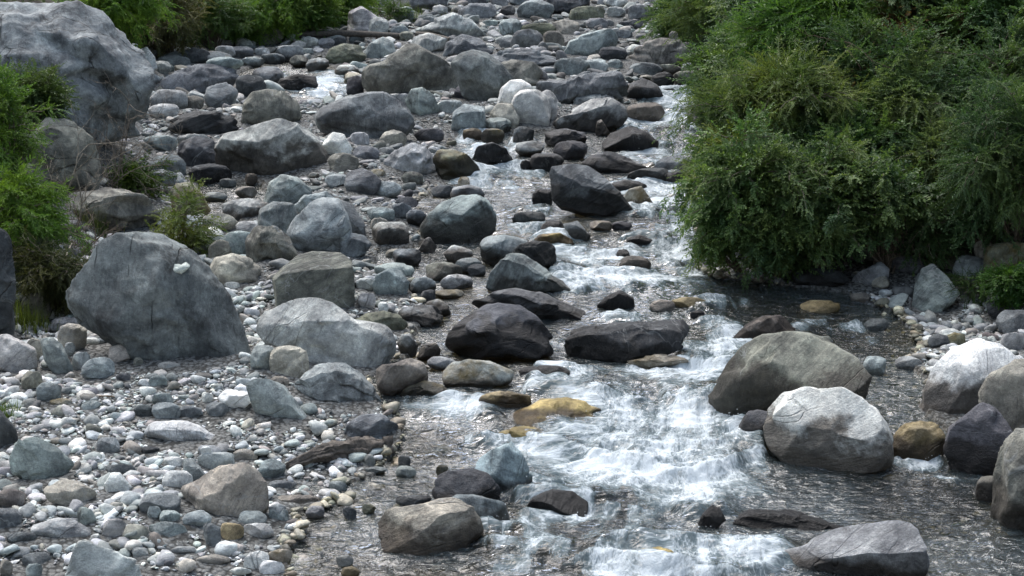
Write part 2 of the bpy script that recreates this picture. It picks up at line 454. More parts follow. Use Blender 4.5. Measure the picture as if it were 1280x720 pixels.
# --- far left bank
R('huge pale grey crag with dark streaks, overgrown at its foot, at the upper left', 'G', 'c',
  [-90,180,-95,60,-40,8,0,1,60,4,92,-2,128,12,152,38,175,60,192,80,196,98,186,112,190,135,172,165,120,182,60,180], by=178, cut=3, T=.6, low=1.1, n=1.3, dep=(.82,.95))
R('big brown-grey boulder wrapped in dry twigs below the huge crag', 'N', 'c', [28,240,33,172,58,146,90,150,118,175,130,215,118,242,70,250], by=246, cut=3)
R('low rough grey boulder behind the giant slate-grey boulder, under dry twigs', 'N', 'c', [58,252,98,238,140,235,182,240,202,266,190,292,160,296,100,288,62,275], by=294, cut=3)
R('dark grey rock wall cut by the picture edge beside the olive shrub', 'D', 'c', [-45,290,5,286,16,300,20,350,20,405,8,418,-45,418], by=416, cut=2)
R('giant slate-grey boulder with a cracked crest standing on the gravel bar', 'g', 'c',
  [78,375,92,348,112,322,124,302,150,290,200,294,238,314,262,335,288,368,305,400,318,438,319,462,290,468,220,456,180,446,130,422,92,402], by=462, cut=5, T=.62, low=1.15, n=1.2, dep=(.78,.93), planes=[(-0.5, -0.8, 0.5, 0.62), (0.5, -0.8, 0.35, 0.64), (0, -1, -0.1, 0.72)])
R('small knobbly white stone lying on the shoulder of the giant slate-grey boulder', 'W', 'm', [208,330,216,328,226,330,232,327,238,332,234,337,222,345,211,341], cut=2, low=1.1, on='giant slate-grey boulder with')
R('mossy dark stone with a white top at the left end of the small pool', 'V', 'a', [212,240,220,230,240,228,252,240,265,262,255,272,235,272,215,262], cut=2)
# --- left cluster
R('tan and grey stone at the left picture edge above the gravel', 'L', 'm', [-8,425,2,418,12,420,45,436,48,455,28,467,-8,462])
R('small tan stone wedged between the left edge stone and the blue-grey one', 'T', 'm', (32,423,54,452))
R('blue-grey leaning stone with a pale top in the left cluster', 'B', 'm', [50,425,65,422,78,432,92,458,90,470,70,470,55,450])
R('upright tan stone at the back of the left cluster', 'T', 'm', (70,405,110,440))
R('rough brown stone behind the left cluster under the grass tuft', 'N', 'c', (24,366,66,402))
R('flat grey stone leaning on the left foot of the giant boulder', 'G', 'c', (62,396,104,416))
R('small round grey stone on top of the left cluster', 'G', 'm', (80,428,94,446))
R('smooth white stone at the right of the left cluster', 'W', 'm', (90,439,113,465))
R('pale round-backed stone half sunk in gravel right of the white one', 'B', 'm', (102,447,143,477), T=.7)
R('cream egg-shaped stone against the foot of the giant boulder', 'T', 'm', (135,431,167,455))
R('tiny brown stone right of the cream egg-shaped stone', 'N', 'm', (166,447,179,458))
R('long pale cobble lying below the giant boulder', 'L', 's', (197,452,226,463))
R('pale tan stone with a brown foot left of the green-stained one', 'T', 'm', (27,463,54,488))
R('broken pale stone with a greenish side on the upper gravel', 'B', 'c', (44,478,78,504))
R('small dark purple cobble on the upper gravel', 'P', 'm', (145,466,163,477))
R('small white flat cobble on the upper gravel', 'W', 'm', (172,474,192,484))
R('light green-grey cobble beside the white flat cobble', 'B', 'm', (185,469,210,484))
R('bluish domed cobble above the big flat white stone', 'B', 'm', (190,490,216,512))
R('grey wedge cobble behind the big flat white stone', 'G', 'm', (190,503,226,526), T=.6)
R('round dark cobble left of the bluish domed cobble', 'g', 'm', (167,505,192,523))
R('dark flat oval cobble right of the bluish domed cobble', 'g', 'm', (224,507,254,525))
R('angular white stone on the gravel near the blue-green slab', 'W', 'm', [272,498,280,489,312,489,318,500,305,508,298,516,284,512])
R('small white leaning cobble left of the angular white stone', 'W', 'm', (252,490,267,505))
R('dark oval cobble below the angular white stone', 'g', 'm', (257,503,287,522))
R('big flat white stone sunk in the middle of the gravel bar', 'W', 'm', [178,540,186,530,205,525,235,528,262,538,290,552,270,560,215,560,185,550], T=.6)
R('flat sage-green cobble on the upper gravel', 'B', 'm', (101,501,128,513))
R('yellow-stained small cobble on the left gravel', 'T', 'a', (62,498,92,509))
# --- lower left
R('blue-green faceted block at the left above the bare sand', 'B', 'm', [11,575,22,550,46,547,72,560,95,578,82,590,60,604,28,598,13,590], cut=7, T=.7, dep=(.7,.88), planes=[(0.2, -0.9, 0.4, 0.6), (-0.6, -0.8, 0.1, 0.6)])
R('big cream boulder with a yellow stain and a pointed crest on the gravel bar', 'T', 'm', [224,614,245,604,275,586,305,579,322,588,335,606,337,632,325,648,300,655,262,652,236,640], cut=5, planes=[(-0.4, -0.6, 0.8, 0.62), (0.4, -1, 0.1, 0.62)])
R('bright white wedge-shaped boulder at the bottom edge', 'W', 'm', [78,730,90,692,99,675,140,688,172,702,182,730,170,760,85,760], by=752, cut=5, T=.7)
R('tan boulder with grey facets on the lower left gravel', 'T', 'm', [53,612,75,604,100,603,120,612,122,628,108,633,60,625])
R('bright white pointed stone right of the tan lower boulder', 'W', 'm', [130,606,138,592,150,590,167,608,160,617,133,617])
R('smooth dark grey oval stone touching the big cream boulder', 'g', 'm', (174,616,228,643), n=.5, cut=1)
R('long pale stone with a hollowed side on the lower left gravel', 'L', 'm', [36,662,65,650,95,647,116,662,112,676,80,678,45,675])
R('tall pale broken stone right of the long hollowed stone', 'L', 'c', (128,648,158,676))
R('blue-grey crumbly stone above the long hollowed stone', 'B', 'c', (96,635,120,660))
R('light grey pentagonal stone above the big cream boulder', 'L', 'm', (202,588,242,612))
R('grey-blue slanting slab behind the big cream boulder', 'B', 's', [228,575,242,575,262,597,250,604,230,600])
R('grey flat-bottomed stone on the gravel behind the big cream boulder', 'G', 'm', (245,564,295,589))
R('small white stone on top of the grey flat-bottomed stone', 'W', 'm', (250,558,266,570), on='grey flat-bottomed stone on the gravel')
R('cream broad stone at the far right of the gravel ridge', 'T', 'm', (290,562,322,578))
R('sage-green square stone below the big cream boulder', 'B', 'm', (228,639,264,662))
R('pale green-grey stone with a tan back, lower gravel', 'B', 'm', (184,652,234,674))
R('greenish round cobble left of the sage-green square stone', 'B', 'm', (198,638,226,654))
R('upright grey stone below the sage-green square stone', 'G', 's', (254,654,277,684))
R('ochre-topped brown stone beside the upright grey one', 'O', 'm', (275,653,306,677))
R('round sage stone at the right foot of the big cream boulder', 'B', 'm', (298,638,334,660))
R('pale rounded stone below the round sage stone', 'L', 'm', (302,654,342,674))
R('white angular stone by the right end of the lower gravel', 'W', 'm', (303,690,336,716))
R('light blocky stone at the water end of the lower gravel', 'W', 'm', (324,700,357,722))
R('mossy cream stone at the water end of the lower gravel', 'T', 'a', (334,685,366,706))
R('dark layered stone at the left edge of the lower gravel', 'g', 's', (8,664,50,682))
R('dark slate slabs leaning at the left picture edge', 'g', 's', (-12,635,30,664))
R('brown log-like stone on the bare sand at the left edge', 'R', 's', (-10,612,33,636))
R('dark rounded stone in the lower left corner', 'g', 'm', (26,690,64,711))
R('dark brown shrub-side stone at the left edge above the sand', 'D', 'c', [-20,520,0,512,20,535,26,556,10,562,-20,562])
R('dark flat cobble between the tan boulder and the grey slab', 'g', 's', (132,579,170,595))
R('grey lumpy cobble above the dark flat cobble', 'G', 'c', (120,547,150,569))
R('small light oval cobble behind the grey-blue slab', 'L', 'm', (202,571,229,584))
R('black oval cobble on the middle gravel', 'D', 'm', (176,558,200,568))
R('square grey cobble beside the lower dark oval stone', 'G', 'm', (184,632,202,650))
R('white cobble at the left of the bright white wedge', 'T', 'm', (0,700,16,722))
R('pale blue cobble in the lower left corner', 'B', 'm', (32,705,54,724))
R('grey cobble right of the bright white wedge', 'G', 'm', (164,685,186,698))
R('wide pale cobble below the sage-green square stone', 'L', 's', (212,682,248,694))
R('rough cream cobble row at the lower gravel centre', 'T', 'c', (244,693,288,709))
R('greenish wet cobble in the small inlet by the lower gravel', 'B', 's', (336,635,362,652))
R('tan and white slab at the top of the small inlet', 'T', 's', [336,628,352,618,395,618,404,628,370,632])
R('bright cobble pair member at the inlet, rounded and pale', 'L', 'm', (382,632,406,648))
R('grey cobble on the inlet shore left of the pale rounded one', 'G', 'm', (336,630,358,650))
R('wet dark cobble with a light top in the inlet', 'g', 'm', (428,634,446,648), w=.5)
R('green-edged wet cobble in the inlet', 'V', 'a', (452,630,470,643), w=.4)
R('white-topped wet cobble below the inlet', 'L', 'm', (420,694,442,708), w=.3)
R('ochre wet cobble at the bottom edge of the inlet', 'O', 'a', (426,708,450,724), w=.3)
R('pale sage oval cobble on the shore above the inlet', 'B', 'm', (411,601,434,615))
R('sage flat cobble on the shore below the driftwood log', 'B', 'm', (456,583,483,593), n=.5)
R('sage flat cobble in the water right of the driftwood log', 'B', 'm', (494,583,521,597), n=.5)
R('small upright pale stone at the right end of the driftwood log', 'L', 'm', (455,568,469,585))
R('dark pointed wet stone beyond the driftwood log end', 'g', 'm', (497,570,514,585), w=.7)
R('greenish boulder-like cobble left of the driftwood log', 'B', 'm', (323,575,358,601))
R('long grey flat cobble below the driftwood log', 'G', 's', (335,600,371,612))
# --- centre left
R('diagonal blue-green slab on the gravel beside the sage faceted boulder', 'B', 'm', [306,480,318,472,335,473,352,482,372,502,390,522,382,529,345,527,318,514], n=.5, T=.6, planes=[(0.3, -0.8, 0.7, 0.6)])
R('sage faceted boulder with a pale ridge at the water edge', 'B', 'c', [365,486,376,468,398,456,430,455,452,468,470,484,479,498,476,508,440,507,385,503], cut=6, planes=[(0, -0.9, 0.35, 0.62), (-0.2, -0.3, 1, 0.8)])
R('tan block-shaped boulder between the sage boulder and the mossy one', 'R', 'm', [470,462,480,453,512,448,530,454,536,468,534,486,505,498,478,494,471,480], cut=4, p=3)
R('low mossy boulder in front of the tan block-shaped boulder', 'V', 'a', [498,495,505,484,530,476,555,482,573,494,560,500,520,502], iw=1)
R('flat pale green slab with yellow algae across the stream edge', 'L', 'a', [551,470,562,456,585,450,615,452,643,462,640,478,605,485,560,488], T=.5, cut=5, n=2., dm=-.2)
R('thin wet slab reaching the water left of the algae slab', 'L', 's', (533,446,572,462), w=.3)
R('cream upright slab leaning in the shallow stream', 'T', 'm', [520,448,527,432,545,427,551,436,548,452], cut=5)
R('long smooth pale grey boulder with a saddle-shaped back', 'L', 'm',
  [318,405,330,390,350,380,372,374,396,373,418,380,438,396,465,400,488,408,497,425,494,442,478,456,448,463,428,461,398,450,370,446,348,434,326,424], T=.5, cut=3, low=1.15, n=.8, planes=[(0, -0.6, 0.9, 0.78)])
R('round fawn stone under the long pale boulder', 'T', 'm', (336,431,388,474), n=.6, cut=2)
R('blue-green rounded stone left of the round fawn stone', 'B', 'm', (312,432,348,463))
R('small pinkish stone below the round fawn stone', 'R', 'm', (338,470,362,486))
R('flat olive-grey boulder just behind the long pale boulder', 'V', 'm', [440,402,455,392,480,389,500,394,512,405,500,414,470,416,448,412])
R('white and grey stone beside the right end of the long pale boulder', 'L', 'm', [496,430,502,418,512,417,523,432,520,443,504,446])
R('brown square-cut block with grooved sides', 'N', 's', [340,346,350,337,372,321,390,317,426,318,440,326,443,340,444,384,430,395,400,398,345,390], cut=1, p=3.6, T=.75, n=.6, planes=[(0, -0.4, 1, 0.62), (0.15, -1, 0.05, 0.6)])
R('brown grooved boulder behind the square-cut block', 'N', 's', [306,300,320,281,345,283,362,297,373,316,358,329,328,327,308,320], n=1.2)
R('smooth blue-grey boulder with a dark hollow, before the rounder ones', 'G', 'm',
  [357,290,368,272,388,253,405,248,425,250,436,270,442,292,452,305,440,318,415,322,395,318,372,314,360,302], cut=3, n=.7, low=1.1)
R('grey boulder peeping behind the smooth blue-grey boulder', 'g', 'm', [412,262,425,250,440,256,456,278,458,294,436,300,415,290])
R('dark knob-shaped boulder under the smooth blue-grey boulder', 'g', 'm', [424,300,438,291,455,295,465,306,455,318,436,325,425,318])
R('flat striped boulder left of the smooth blue-grey boulder', 'G', 's', [320,288,324,262,342,252,366,254,374,270,368,300,340,300])
R('pale stone ridge behind the smooth blue-grey boulder', 'B', 'm', [366,258,380,244,408,239,420,250,400,262,378,270])
R('triangular blue-grey boulder above the gravel flat', 'B', 'm', [327,255,336,228,352,218,372,222,390,236,392,243,375,254,345,260], cut=5)
R('cream boulder at the foot of the yellow-green shrub', 'T', 'm', [257,342,268,322,290,316,312,322,328,337,318,356,285,360,262,354], cut=4)
R('small pale stone right of the cream boulder', 'L', 'm', (280,352,300,362))
R('pale blue rounded stone above the cream boulder', 'B', 'm', (278,289,320,322))
R('tan stone at the right of the yellow-green shrub', 'T', 'm', (250,266,298,292))
R('white broken stone under the yellow-green shrub', 'W', 'm', (240,283,280,312))
R('brown mottled stone between the white broken stone and the pale blue one', 'N', 'm', (260,300,290,326))
R('thin grey stone right of the tan stone near the pool', 'L', 's', (294,276,324,294))
R('large brown-backed boulder left of the brown grooved boulder', 'g', 'm', (280,318,312,340))
R('white small stone standing in the small pool', 'L', 'm', (274,223,296,234), iw=1)
R('cream stone at the right shore of the small pool', 'T', 'm', (294,232,322,247), iw=1)
R('tan upright stone at the corner of the small pool', 'T', 'm', (306,216,322,232))
# --- upper left
R('huge cream and grey boulder with a cracked pale face by the small pool', 'L', 'm',
  [268,200,268,180,280,165,300,162,318,156,348,147,372,153,398,172,414,196,412,210,395,221,362,222,330,228,300,224,276,216], cut=5, T=.6, n=1.1, dep=(.76,.92), planes=[(-0.3, -0.7, 0.8, 0.66), (0.6, -0.9, -0.1, 0.66)])
R('purple-grey ledge boulder left of the huge cream boulder', 'P', 's', [220,200,224,178,245,170,268,176,272,200,262,210,235,212])
R('rounded dark boulder lying behind the leafy weeds', 'g', 'm', (188,194,234,224))
R('dark overhung boulder at the far side of the small pool', 'D', 'm', (234,204,292,232))
R('pale broken cobbles heap stone above the rounded dark boulder', 'L', 'm', (220,167,266,182))
R('black wet boulder with a shiny pale top below the mottled stones', 'D', 's', [208,160,215,146,245,138,275,139,298,150,300,160,285,169,235,170], w=.4)
R('mottled grey stone right of the huge crag', 'G', 'c', (188,111,236,138))
R('pale-capped stone in front of the mottled grey stone', 'L', 'm', (184,129,224,150))
R('rounded olive-grey stone with a white chip', 'g', 'm', (254,104,298,136), cut=1)
R('dark rounded stone touching the fawn scored boulder', 'D', 'm', (293,92,332,124))
R('elongated dark boulder with a pale back at the upper left', 'g', 'm', [198,102,215,90,248,80,278,80,300,90,292,108,265,118,232,120,206,111], T=.5)
R('flat pale green stone on the elongated dark boulder', 'B', 'm', (258,71,306,86), on='elongated dark boulder with a pale back')
R('white stone leaning on the right side of the huge crag', 'W', 'm', [173,62,184,58,194,72,197,84,184,86,176,76])
R('second pale stone below the white leaning stone', 'L', 'm', (186,76,214,92))
R('dark flat stone at the foot of the upper left shrubs', 'g', 'm', (194,69,240,87))
R('dark wedge stone right of the dark flat one under the shrubs', 'D', 'm', (224,60,264,82))
R('dark slab below the shrubs near the log', 'g', 'm', (282,58,318,74))
R('fawn boulder scored with fine lines, upper left', 'N', 'm', [300,152,304,128,315,114,335,111,355,114,374,128,378,145,362,158,325,160], n=.8)
R('tan upright stone at the left end of the log', 'N', 'm', (318,33,354,58))
R('grey stone below the left end of the log', 'g', 'm', (326,66,358,80))
R('pale grey stone at the left of the small upper cascade', 'L', 'm', (383,72,411,90))
R('brown stone beside the pale grey one at the upper cascade', 'N', 'm', (362,69,386,84))
R('light cobble under the log', 'L', 'm', (374,46,398,60))
R('dark cobble under the log', 'g', 'm', (396,47,418,60))
R('black cobble under the right part of the log', 'D', 'm', (416,46,434,58))
R('wet black boulder in the small upper cascade', 'K', 's', [344,110,350,98,372,92,395,95,398,108,380,117,356,117], w=.7)
R('second wet black boulder right of the small upper cascade', 'P', 'm', (432,94,456,120), w=.5)
R('pale wet stone above the second wet black boulder', 'L', 'm', (418,81,450,96))
R('rounded olive boulder behind the small upper cascade', 'V', 'm', [404,74,412,60,430,54,450,57,459,70,450,78,420,80])
R('blue ridge-backed boulder right of the rounded olive one', 'B', 's', [452,66,462,54,478,46,492,52,496,66,480,74,458,74])
R('big pale lumpy boulder under the upper shrubs', 'L', 'm', [432,40,436,14,452,7,465,16,480,26,484,42,460,46], cut=3)
R('second pale boulder right of the lumpy one under the shrubs', 'L', 'm', (456,20,486,46))
R('grey stone in the grassy patch at the top', 'G', 'm', (491,8,518,30))
R('small dark stone right of the grassy patch', 'g', 'm', (527,20,548,32))
R('pale stone above the small dark one at the top', 'L', 'm', (540,6,560,20))
R('broad dark boulder at the top edge right of the grass', 'g', 'm', (574,3,622,24), T=.6)
R('brown boulder at the top edge above the grassy patch', 'N', 'm', (494,-8,530,8))
R('long pale slanting slab at the top', 'L', 's', [517,40,540,24,566,15,590,24,606,38,612,46,580,50,540,46], T=.5)
R('pale slab with a peaked edge below the long slanting slab', 'L', 's', [510,60,518,46,535,41,560,48,556,62,530,68])
R('dark layered slab right of the peaked slab', 'g', 's', [552,70,558,52,578,42,600,48,618,62,612,76,580,76], n=1.3)
# --- upper centre
R('large brown-grey boulder with a long sloping back', 'N', 'm',
  [451,92,456,80,478,72,498,62,508,54,520,54,538,64,560,76,578,92,586,104,575,116,540,119,500,117,462,112,452,104], cut=4, T=.55)
R('large dark blue-grey boulder right of the brown sloping one', 'g', 'm', [562,78,575,66,592,61,610,66,628,80,642,96,638,116,600,128,578,116], cut=5)
R('pale foot stone between the two large upper boulders', 'P', 'm', (567,104,612,126))
R('dark grey oval boulder like a loaf in the upper middle', 'g', 'm',
  [390,145,400,133,428,121,460,115,480,114,498,122,514,138,521,154,510,168,470,174,428,169,400,162], cut=2, T=.6, n=.7)
R('pale blue angular boulder right of the loaf-shaped boulder', 'B', 'c', [506,126,514,111,528,109,542,118,549,134,546,145,525,147,512,138])
R('small pale stone between the loaf and the angular boulder', 'L', 'm', (493,117,514,136))
R('round fawn stone below the loaf-shaped boulder', 'T', 'm', (474,163,508,186))
R('white stone below the left end of the loaf-shaped boulder', 'W', 'm', [400,195,404,178,416,165,430,168,441,185,438,196])
R('grey cobble right of the white stone below the loaf', 'L', 'm', (437,165,462,182))
R('pale purple oval stone in the water below the angular boulder', 'P', 'm', (518,160,557,178), w=.3)
R('ochre wet stone at the small fall', 'O', 'a', (577,160,603,178))
R('second ochre wet stone right of the first at the small fall', 'N', 'a', (600,160,630,180))
R('blue-grey cube-shaped boulder above the small fall', 'B', 'm', [564,160,566,140,580,130,606,134,608,156,596,168,572,168], p=3.4)
R('pale blue stone left of the cube-shaped boulder', 'B', 'm', (545,124,578,142))
R('pinkish pale boulder below the two white boulders', 'T', 'm', [612,142,622,129,640,130,650,148,645,162,625,164], iw=0)
R('blue broken stone beside the pinkish pale boulder', 'B', 'c', (606,146,640,170))
R('round white boulder standing above the fall', 'W', 'm', [639,135,642,120,652,112,672,112,684,120,689,138,686,154,672,160,652,158,642,148], n=.5, cut=2)
R('white boulder leaning behind the round white boulder', 'W', 'm', [621,128,626,110,638,100,652,99,664,106,668,122,650,132,630,135], n=.6, cut=2)
R('grey boulder tucked right of the round white boulder', 'L', 'm', (672,112,697,150))
R('grey boulder in the water under the round white boulder', 'g', 'm', (640,158,668,182), w=.2)
R('flat lilac-grey boulder right of the fall', 'P', 'm', (679,161,736,184))
R('brown rounded block in the upper middle', 'N', 'm', [614,96,617,80,640,74,668,77,680,90,668,108,640,112,620,108], p=3)
R('long dark bar-shaped boulder above the brown block', 'g', 's', [584,78,600,66,640,61,680,62,704,72,700,84,660,86,610,84], T=.45)
R('dark oval boulder right of the brown rounded block', 'g', 'm', (692,72,738,97))
R('pale sloping boulder behind the dark oval one', 'G', 'm', (722,74,762,92))
R('large dark bar of rock with a lit crest behind the striped slab', 'g', 's',
  [666,104,684,97,712,97,740,90,765,86,778,90,785,104,785,122,760,124,730,120,704,132,684,128], T=.45, cut=5)
R('striped slanting slab above the dark dome', 'L', 's', [690,150,712,138,740,124,762,121,780,130,786,146,775,160,745,168,712,162,694,160], T=.5, cut=5, planes=[(-0.3, -0.5, 1, 0.5), (0, -1, -0.1, 0.6)])
R('flat pale slab behind the striped slanting slab', 'G', 's', (714,116,768,136))
R('small tan fin-shaped stone before the striped slab', 'T', 's', [744,168,746,152,752,149,762,164,758,170])
R('black dome-shaped boulder in the right of the upper rapids', 'K', 'm', [751,178,762,168,785,158,808,163,824,176,822,186,790,190,756,188], w=.5, cut=1)
R('brown wet boulder beside the upper rapids', 'R', 'm', (782,128,832,153), w=.5)
R('purple-black boulder above the brown wet one', 'P', 's', [782,118,788,104,805,98,822,106,831,120,820,127,790,126], w=.4)
R('round black boulder at the head of the rapids', 'K', 'm', (813,90,844,110), w=.5)
R('small black stone below the round black one at the rapids head', 'K', 'm', (824,110,846,120), w=.7)
R('long blue-grey boulder with a light back at the top', 'B', 'm', [704,64,710,52,728,43,752,36,766,35,773,46,771,58,748,66,722,72,708,70], T=.5, n=.7)
R('conical brown stone left of the long blue-grey boulder', 'N', 'm', (678,38,706,62))
R('olive-grey boulder left of the conical brown stone', 'V', 'm', (650,28,696,47))
R('pale tan boulder above the conical brown stone', 'T', 'm', (688,24,724,44))
R('green-grey domed boulder at the top', 'V', 'm', (710,7,758,26))
R('big dark flat-topped boulder cut by the top edge', 'D', 's', [676,14,680,-6,736,-8,738,6,720,14,690,18])
R('rounded grey boulder near the top edge left of the flat-topped one', 'G', 'm', (646,0,692,27))
R('pale oval stone right of the green-grey dome', 'L', 'm', (757,8,783,23))
R('blue-black round boulder beside the far bushes', 'g', 'm', (784,5,817,27))
R('dark small boulder under the blue-black round one', 'D', 'm', (772,24,816,38))
R('striped grey stone below the green-grey dome', 'G', 's', (732,22,760,36))
R('large brown ridge boulder under the far right bushes', 'N', 'c',
  [782,74,790,62,806,52,825,47,850,48,868,54,876,66,868,80,846,86,812,82,792,80], cut=5, T=.6)
R('small pointed tan stone on the brown ridge boulder', 'T', 'm', (836,39,848,52), on='large brown ridge boulder')
R('dark boulder among twigs at the edge of the right bushes', 'D', 'c', (858,30,892,62))
R('low grey boulder before the brown ridge boulder', 'g', 'm', (786,78,828,94))
R('grey-brown boulder at the right bank above the rapids', 'N', 'm', (816,80,852,98))
R('round stone at the right bank above the rapids', 'G', 'm', (852,78,874,94))
R('dark purple slab under the bushes beside the rapids', 'P', 's', (874,110,930,145))
R('dark stone left of the long blue-grey boulder foot', 'D', 'm', (748,58,784,76))
# --- middle stream
R('wet purple-black boulder at the head of the white fall', 'P', 's', [590,198,596,182,615,177,632,184,642,200,636,213,612,213], w=.8)
R('round black wet boulder right of the white fall', 'K', 'm', (660,191,705,214), w=.8, cut=1)
R('brown wet boulder above the big tilted boulder', 'P', 'm', (690,176,734,200), w=.5)
R('small black stone left of the round black wet boulder', 'K', 'm', (650,200,666,213), w=.8)
R('long dark whale-backed boulder right of the tilted boulder', 'D', 'm', [726,204,738,192,760,189,790,198,815,210,800,217,760,216,735,214], w=.3, T=.5)
R('flat dark boulder beside the right bushes above the rapids', 'D', 'm', (784,209,842,230), w=.3)
R('big tilted two-tone boulder leaning in midstream', 'g', 's',
  [686,216,690,206,712,204,736,208,756,222,775,238,790,254,797,266,785,274,756,275,728,268,702,262,690,250,688,232], cut=4, w=.12, T=.55, n=.7, low=1.1, planes=[(0.3, -0.5, 0.9, 0.65), (0, -1, -0.35, 0.6)])
R('black wet stone under the left side of the tilted boulder', 'K', 'm', (665,235,692,260), w=.9)
R('black wet stone behind the right shoulder of the tilted boulder', 'K', 'm', (762,225,810,242), w=.9)
R('tan wet boulder with water running over it right of the tilted boulder', 'T', 'a', [776,250,786,236,802,232,812,246,820,258,795,262], w=.3)
R('low grey wet boulder left of the tilted boulder foot', 'g', 'm', (640,264,684,280), w=.7)
R('round black stone above the ochre stone in midstream', 'K', 'm', (676,275,706,296), w=.9, cut=0)
R('ochre stone in midstream below the round black one', 'Y', 'a', [667,300,674,292,700,290,716,300,721,308,690,312,672,308], w=.2, dm=-.2)
R('blue wet stone right of the ochre stone in midstream', 'B', 's', [703,280,722,277,738,294,736,306,716,304], w=.4)
R('green-white small stone below the tilted boulder', 'T', 'a', (737,275,766,290), w=.3)
R('small purple stone beside the green-white one', 'P', 'm', (764,277,790,288), w=.6)
R('small black arched stone in the middle rapids', 'K', 'm', [780,310,784,298,800,293,817,300,816,309,800,311], w=.9)
R('small black stone left below the arched one', 'K', 'm', (770,312,788,326), w=.9)
R('brown round-topped stone in the middle rapids', 'R', 'm', (773,320,814,342), w=.6)
R('blue-green block boulder with a sharp right face', 'B', 'm',
  [523,284,534,268,556,252,578,246,598,245,613,254,622,274,620,288,602,300,582,310,548,306,528,298], cut=5, T=.65, n=.6, p=2.8, planes=[(-0.1, -0.6, 1, 0.6), (0.75, -0.7, 0.1, 0.6), (-0.3, -1, -0.1, 0.65)])
R('sharp pale ridge boulder at the gravel island', 'L', 'c', [476,214,480,198,498,186,516,178,532,184,542,196,546,212,530,222,495,222], cut=5)
R('mossy brown boulder right of the sharp pale ridge boulder', 'V', 'a', [540,200,546,188,566,186,584,192,598,208,606,222,595,230,565,228,548,218], cut=4)
R('blue oval boulder on the gravel island', 'B', 'm', (460,226,503,246), T=.6)
R('yellow-green small stone on the gravel island', 'T', 'a', (463,211,482,222))
R('small yellow-marked stone at the right of the gravel island', 'T', 'a', (572,221,588,234))
R('dark round stone left of the blue-green block boulder', 'g', 'm', (508,262,534,284))
R('grey tipped stone left of the dark round stone', 'g', 'm', (490,253,516,276))
R('brown flat stone behind the dark round stone', 'P', 's', (494,246,522,260))
R('small fawn round stone on the gravel left of midstream', 'T', 'm', (463,272,485,288))
R('pyramid-shaped pale stone below the blue-green block', 'L', 'm', [522,312,530,299,537,296,546,308,542,315,528,316], iw=1)
R('flat white angular stone in the shallow stream', 'W', 'm', [554,316,566,306,590,312,592,318,575,328,560,326], iw=1, cut=5)
R('grey rounded stone below the flat white angular stone', 'G', 'm', (568,322,602,342), iw=1)
R('small dark stone right of the grey rounded one', 'g', 'm', (584,330,608,345), w=.4)
R('cream small stone left of midstream shallows', 'T', 'm', (482,311,504,322), iw=1)
R('smooth blue flat stone in the shallow stream', 'B', 'm', (466,328,518,348), n=.4, cut=1)
R('blue and black two-tone stone below the smooth blue flat one', 'B', 'm', [464,356,470,342,486,335,502,340,512,354,508,368,485,372,470,366])
R('small white stone right of the square-cut block', 'W', 'm', (444,347,470,364))
R('white rounded cobble below the two-tone stone', 'W', 'm', (472,378,486,392))
R('pale broken cobble left of the white rounded cobble', 'L', 'c', (446,365,470,386))
R('blue cobble at the head of the narrow shallow channel', 'B', 'm', (512,346,546,368))
R('dark wet cobble right of the blue cobble', 'g', 'm', (526,362,545,380), w=.6)
R('tan flat stone with a yellow end in the shallow channel', 'T', 'a', (542,361,580,373), iw=1)
R('grey domed stone with green foot in the shallow channel', 'G', 'a', [525,392,534,378,548,374,560,380,564,392,545,397])
R('sage rectangular boulder left of the overhung slab', 'B', 'm', [599,304,606,296,630,293,658,300,666,312,650,328,625,334,602,324], cut=4, iw=1)
R('dark flat slab behind the large rounded slope boulder', 'D', 's', (640,300,698,342), w=.6)
R('large slope-backed grey boulder with a dark left face', 'G', 's',
  [606,356,612,340,628,322,642,315,656,320,680,335,704,350,722,362,716,370,690,374,650,374,618,368], cut=5, T=.6, low=1.2, planes=[(0.45, -0.5, 0.85, 0.6), (-0.5, -1, 0, 0.62)])
R('dark banded flat boulder running down to the water', 'g', 's',
  [586,382,596,370,612,360,642,357,668,362,690,372,722,382,752,398,740,406,700,406,650,402,604,394], w=.35, T=.55, cut=4)
R('big dark round boulder with a purplish sheen in mid picture', 'P', 'm',
  [554,432,560,414,576,400,600,386,622,381,650,384,672,396,690,418,694,436,676,450,630,455,585,452], cut=3, w=.15, n=.7, T=.7)
R('long black slab-like boulder standing in the rapids', 'D', 's',
  [704,432,710,416,730,408,780,404,840,400,858,404,864,418,852,434,820,444,785,450,760,456,728,455,708,446], w=.45, cut=3, T=.45, n=.7, p=2.9)
R('flat cream rock washed by water under the long black boulder', 'T', 'a', (784,442,862,462), w=.2)
R('dark peaked rock in the rapids behind the long black boulder', 'K', 's', [744,382,758,370,775,363,792,372,794,384,770,388], w=.8)
R('ochre stone in the water right of the peaked rock', 'O', 'a', (838,371,884,388), w=.1, dm=-.2)
R('pinkish stone left of the ochre one in the water', 'T', 'm', (812,375,845,390), w=.2)
R('flat dark stone breaking the surface below the round dark boulder', 'K', 'm', (648,456,712,475), w=.8)
R('tiny black stone beside the long black boulder tip', 'K', 'm', (862,388,882,398), w=.8)
R('pinkish wet boulder behind the giant brown boulder', 'R', 's', [912,422,930,406,955,394,975,394,990,408,1004,424,960,432], w=.4)
R('yellow ochre boulder just awash in the main stream', 'Y', 'a',
  [626,530,645,512,676,500,708,495,736,501,756,514,768,530,750,540,700,545,650,543], w=.2, cut=3, n=1.5, T=.9, dm=-.2)
R('pale brown awash boulder behind the yellow ochre one', 'O', 'a', (596,488,668,516), w=.1, dm=-.2)
R('low ochre stone awash below the yellow boulder', 'Y', 'a', (620,532,690,556), w=.3, T=1., dm=-.2)
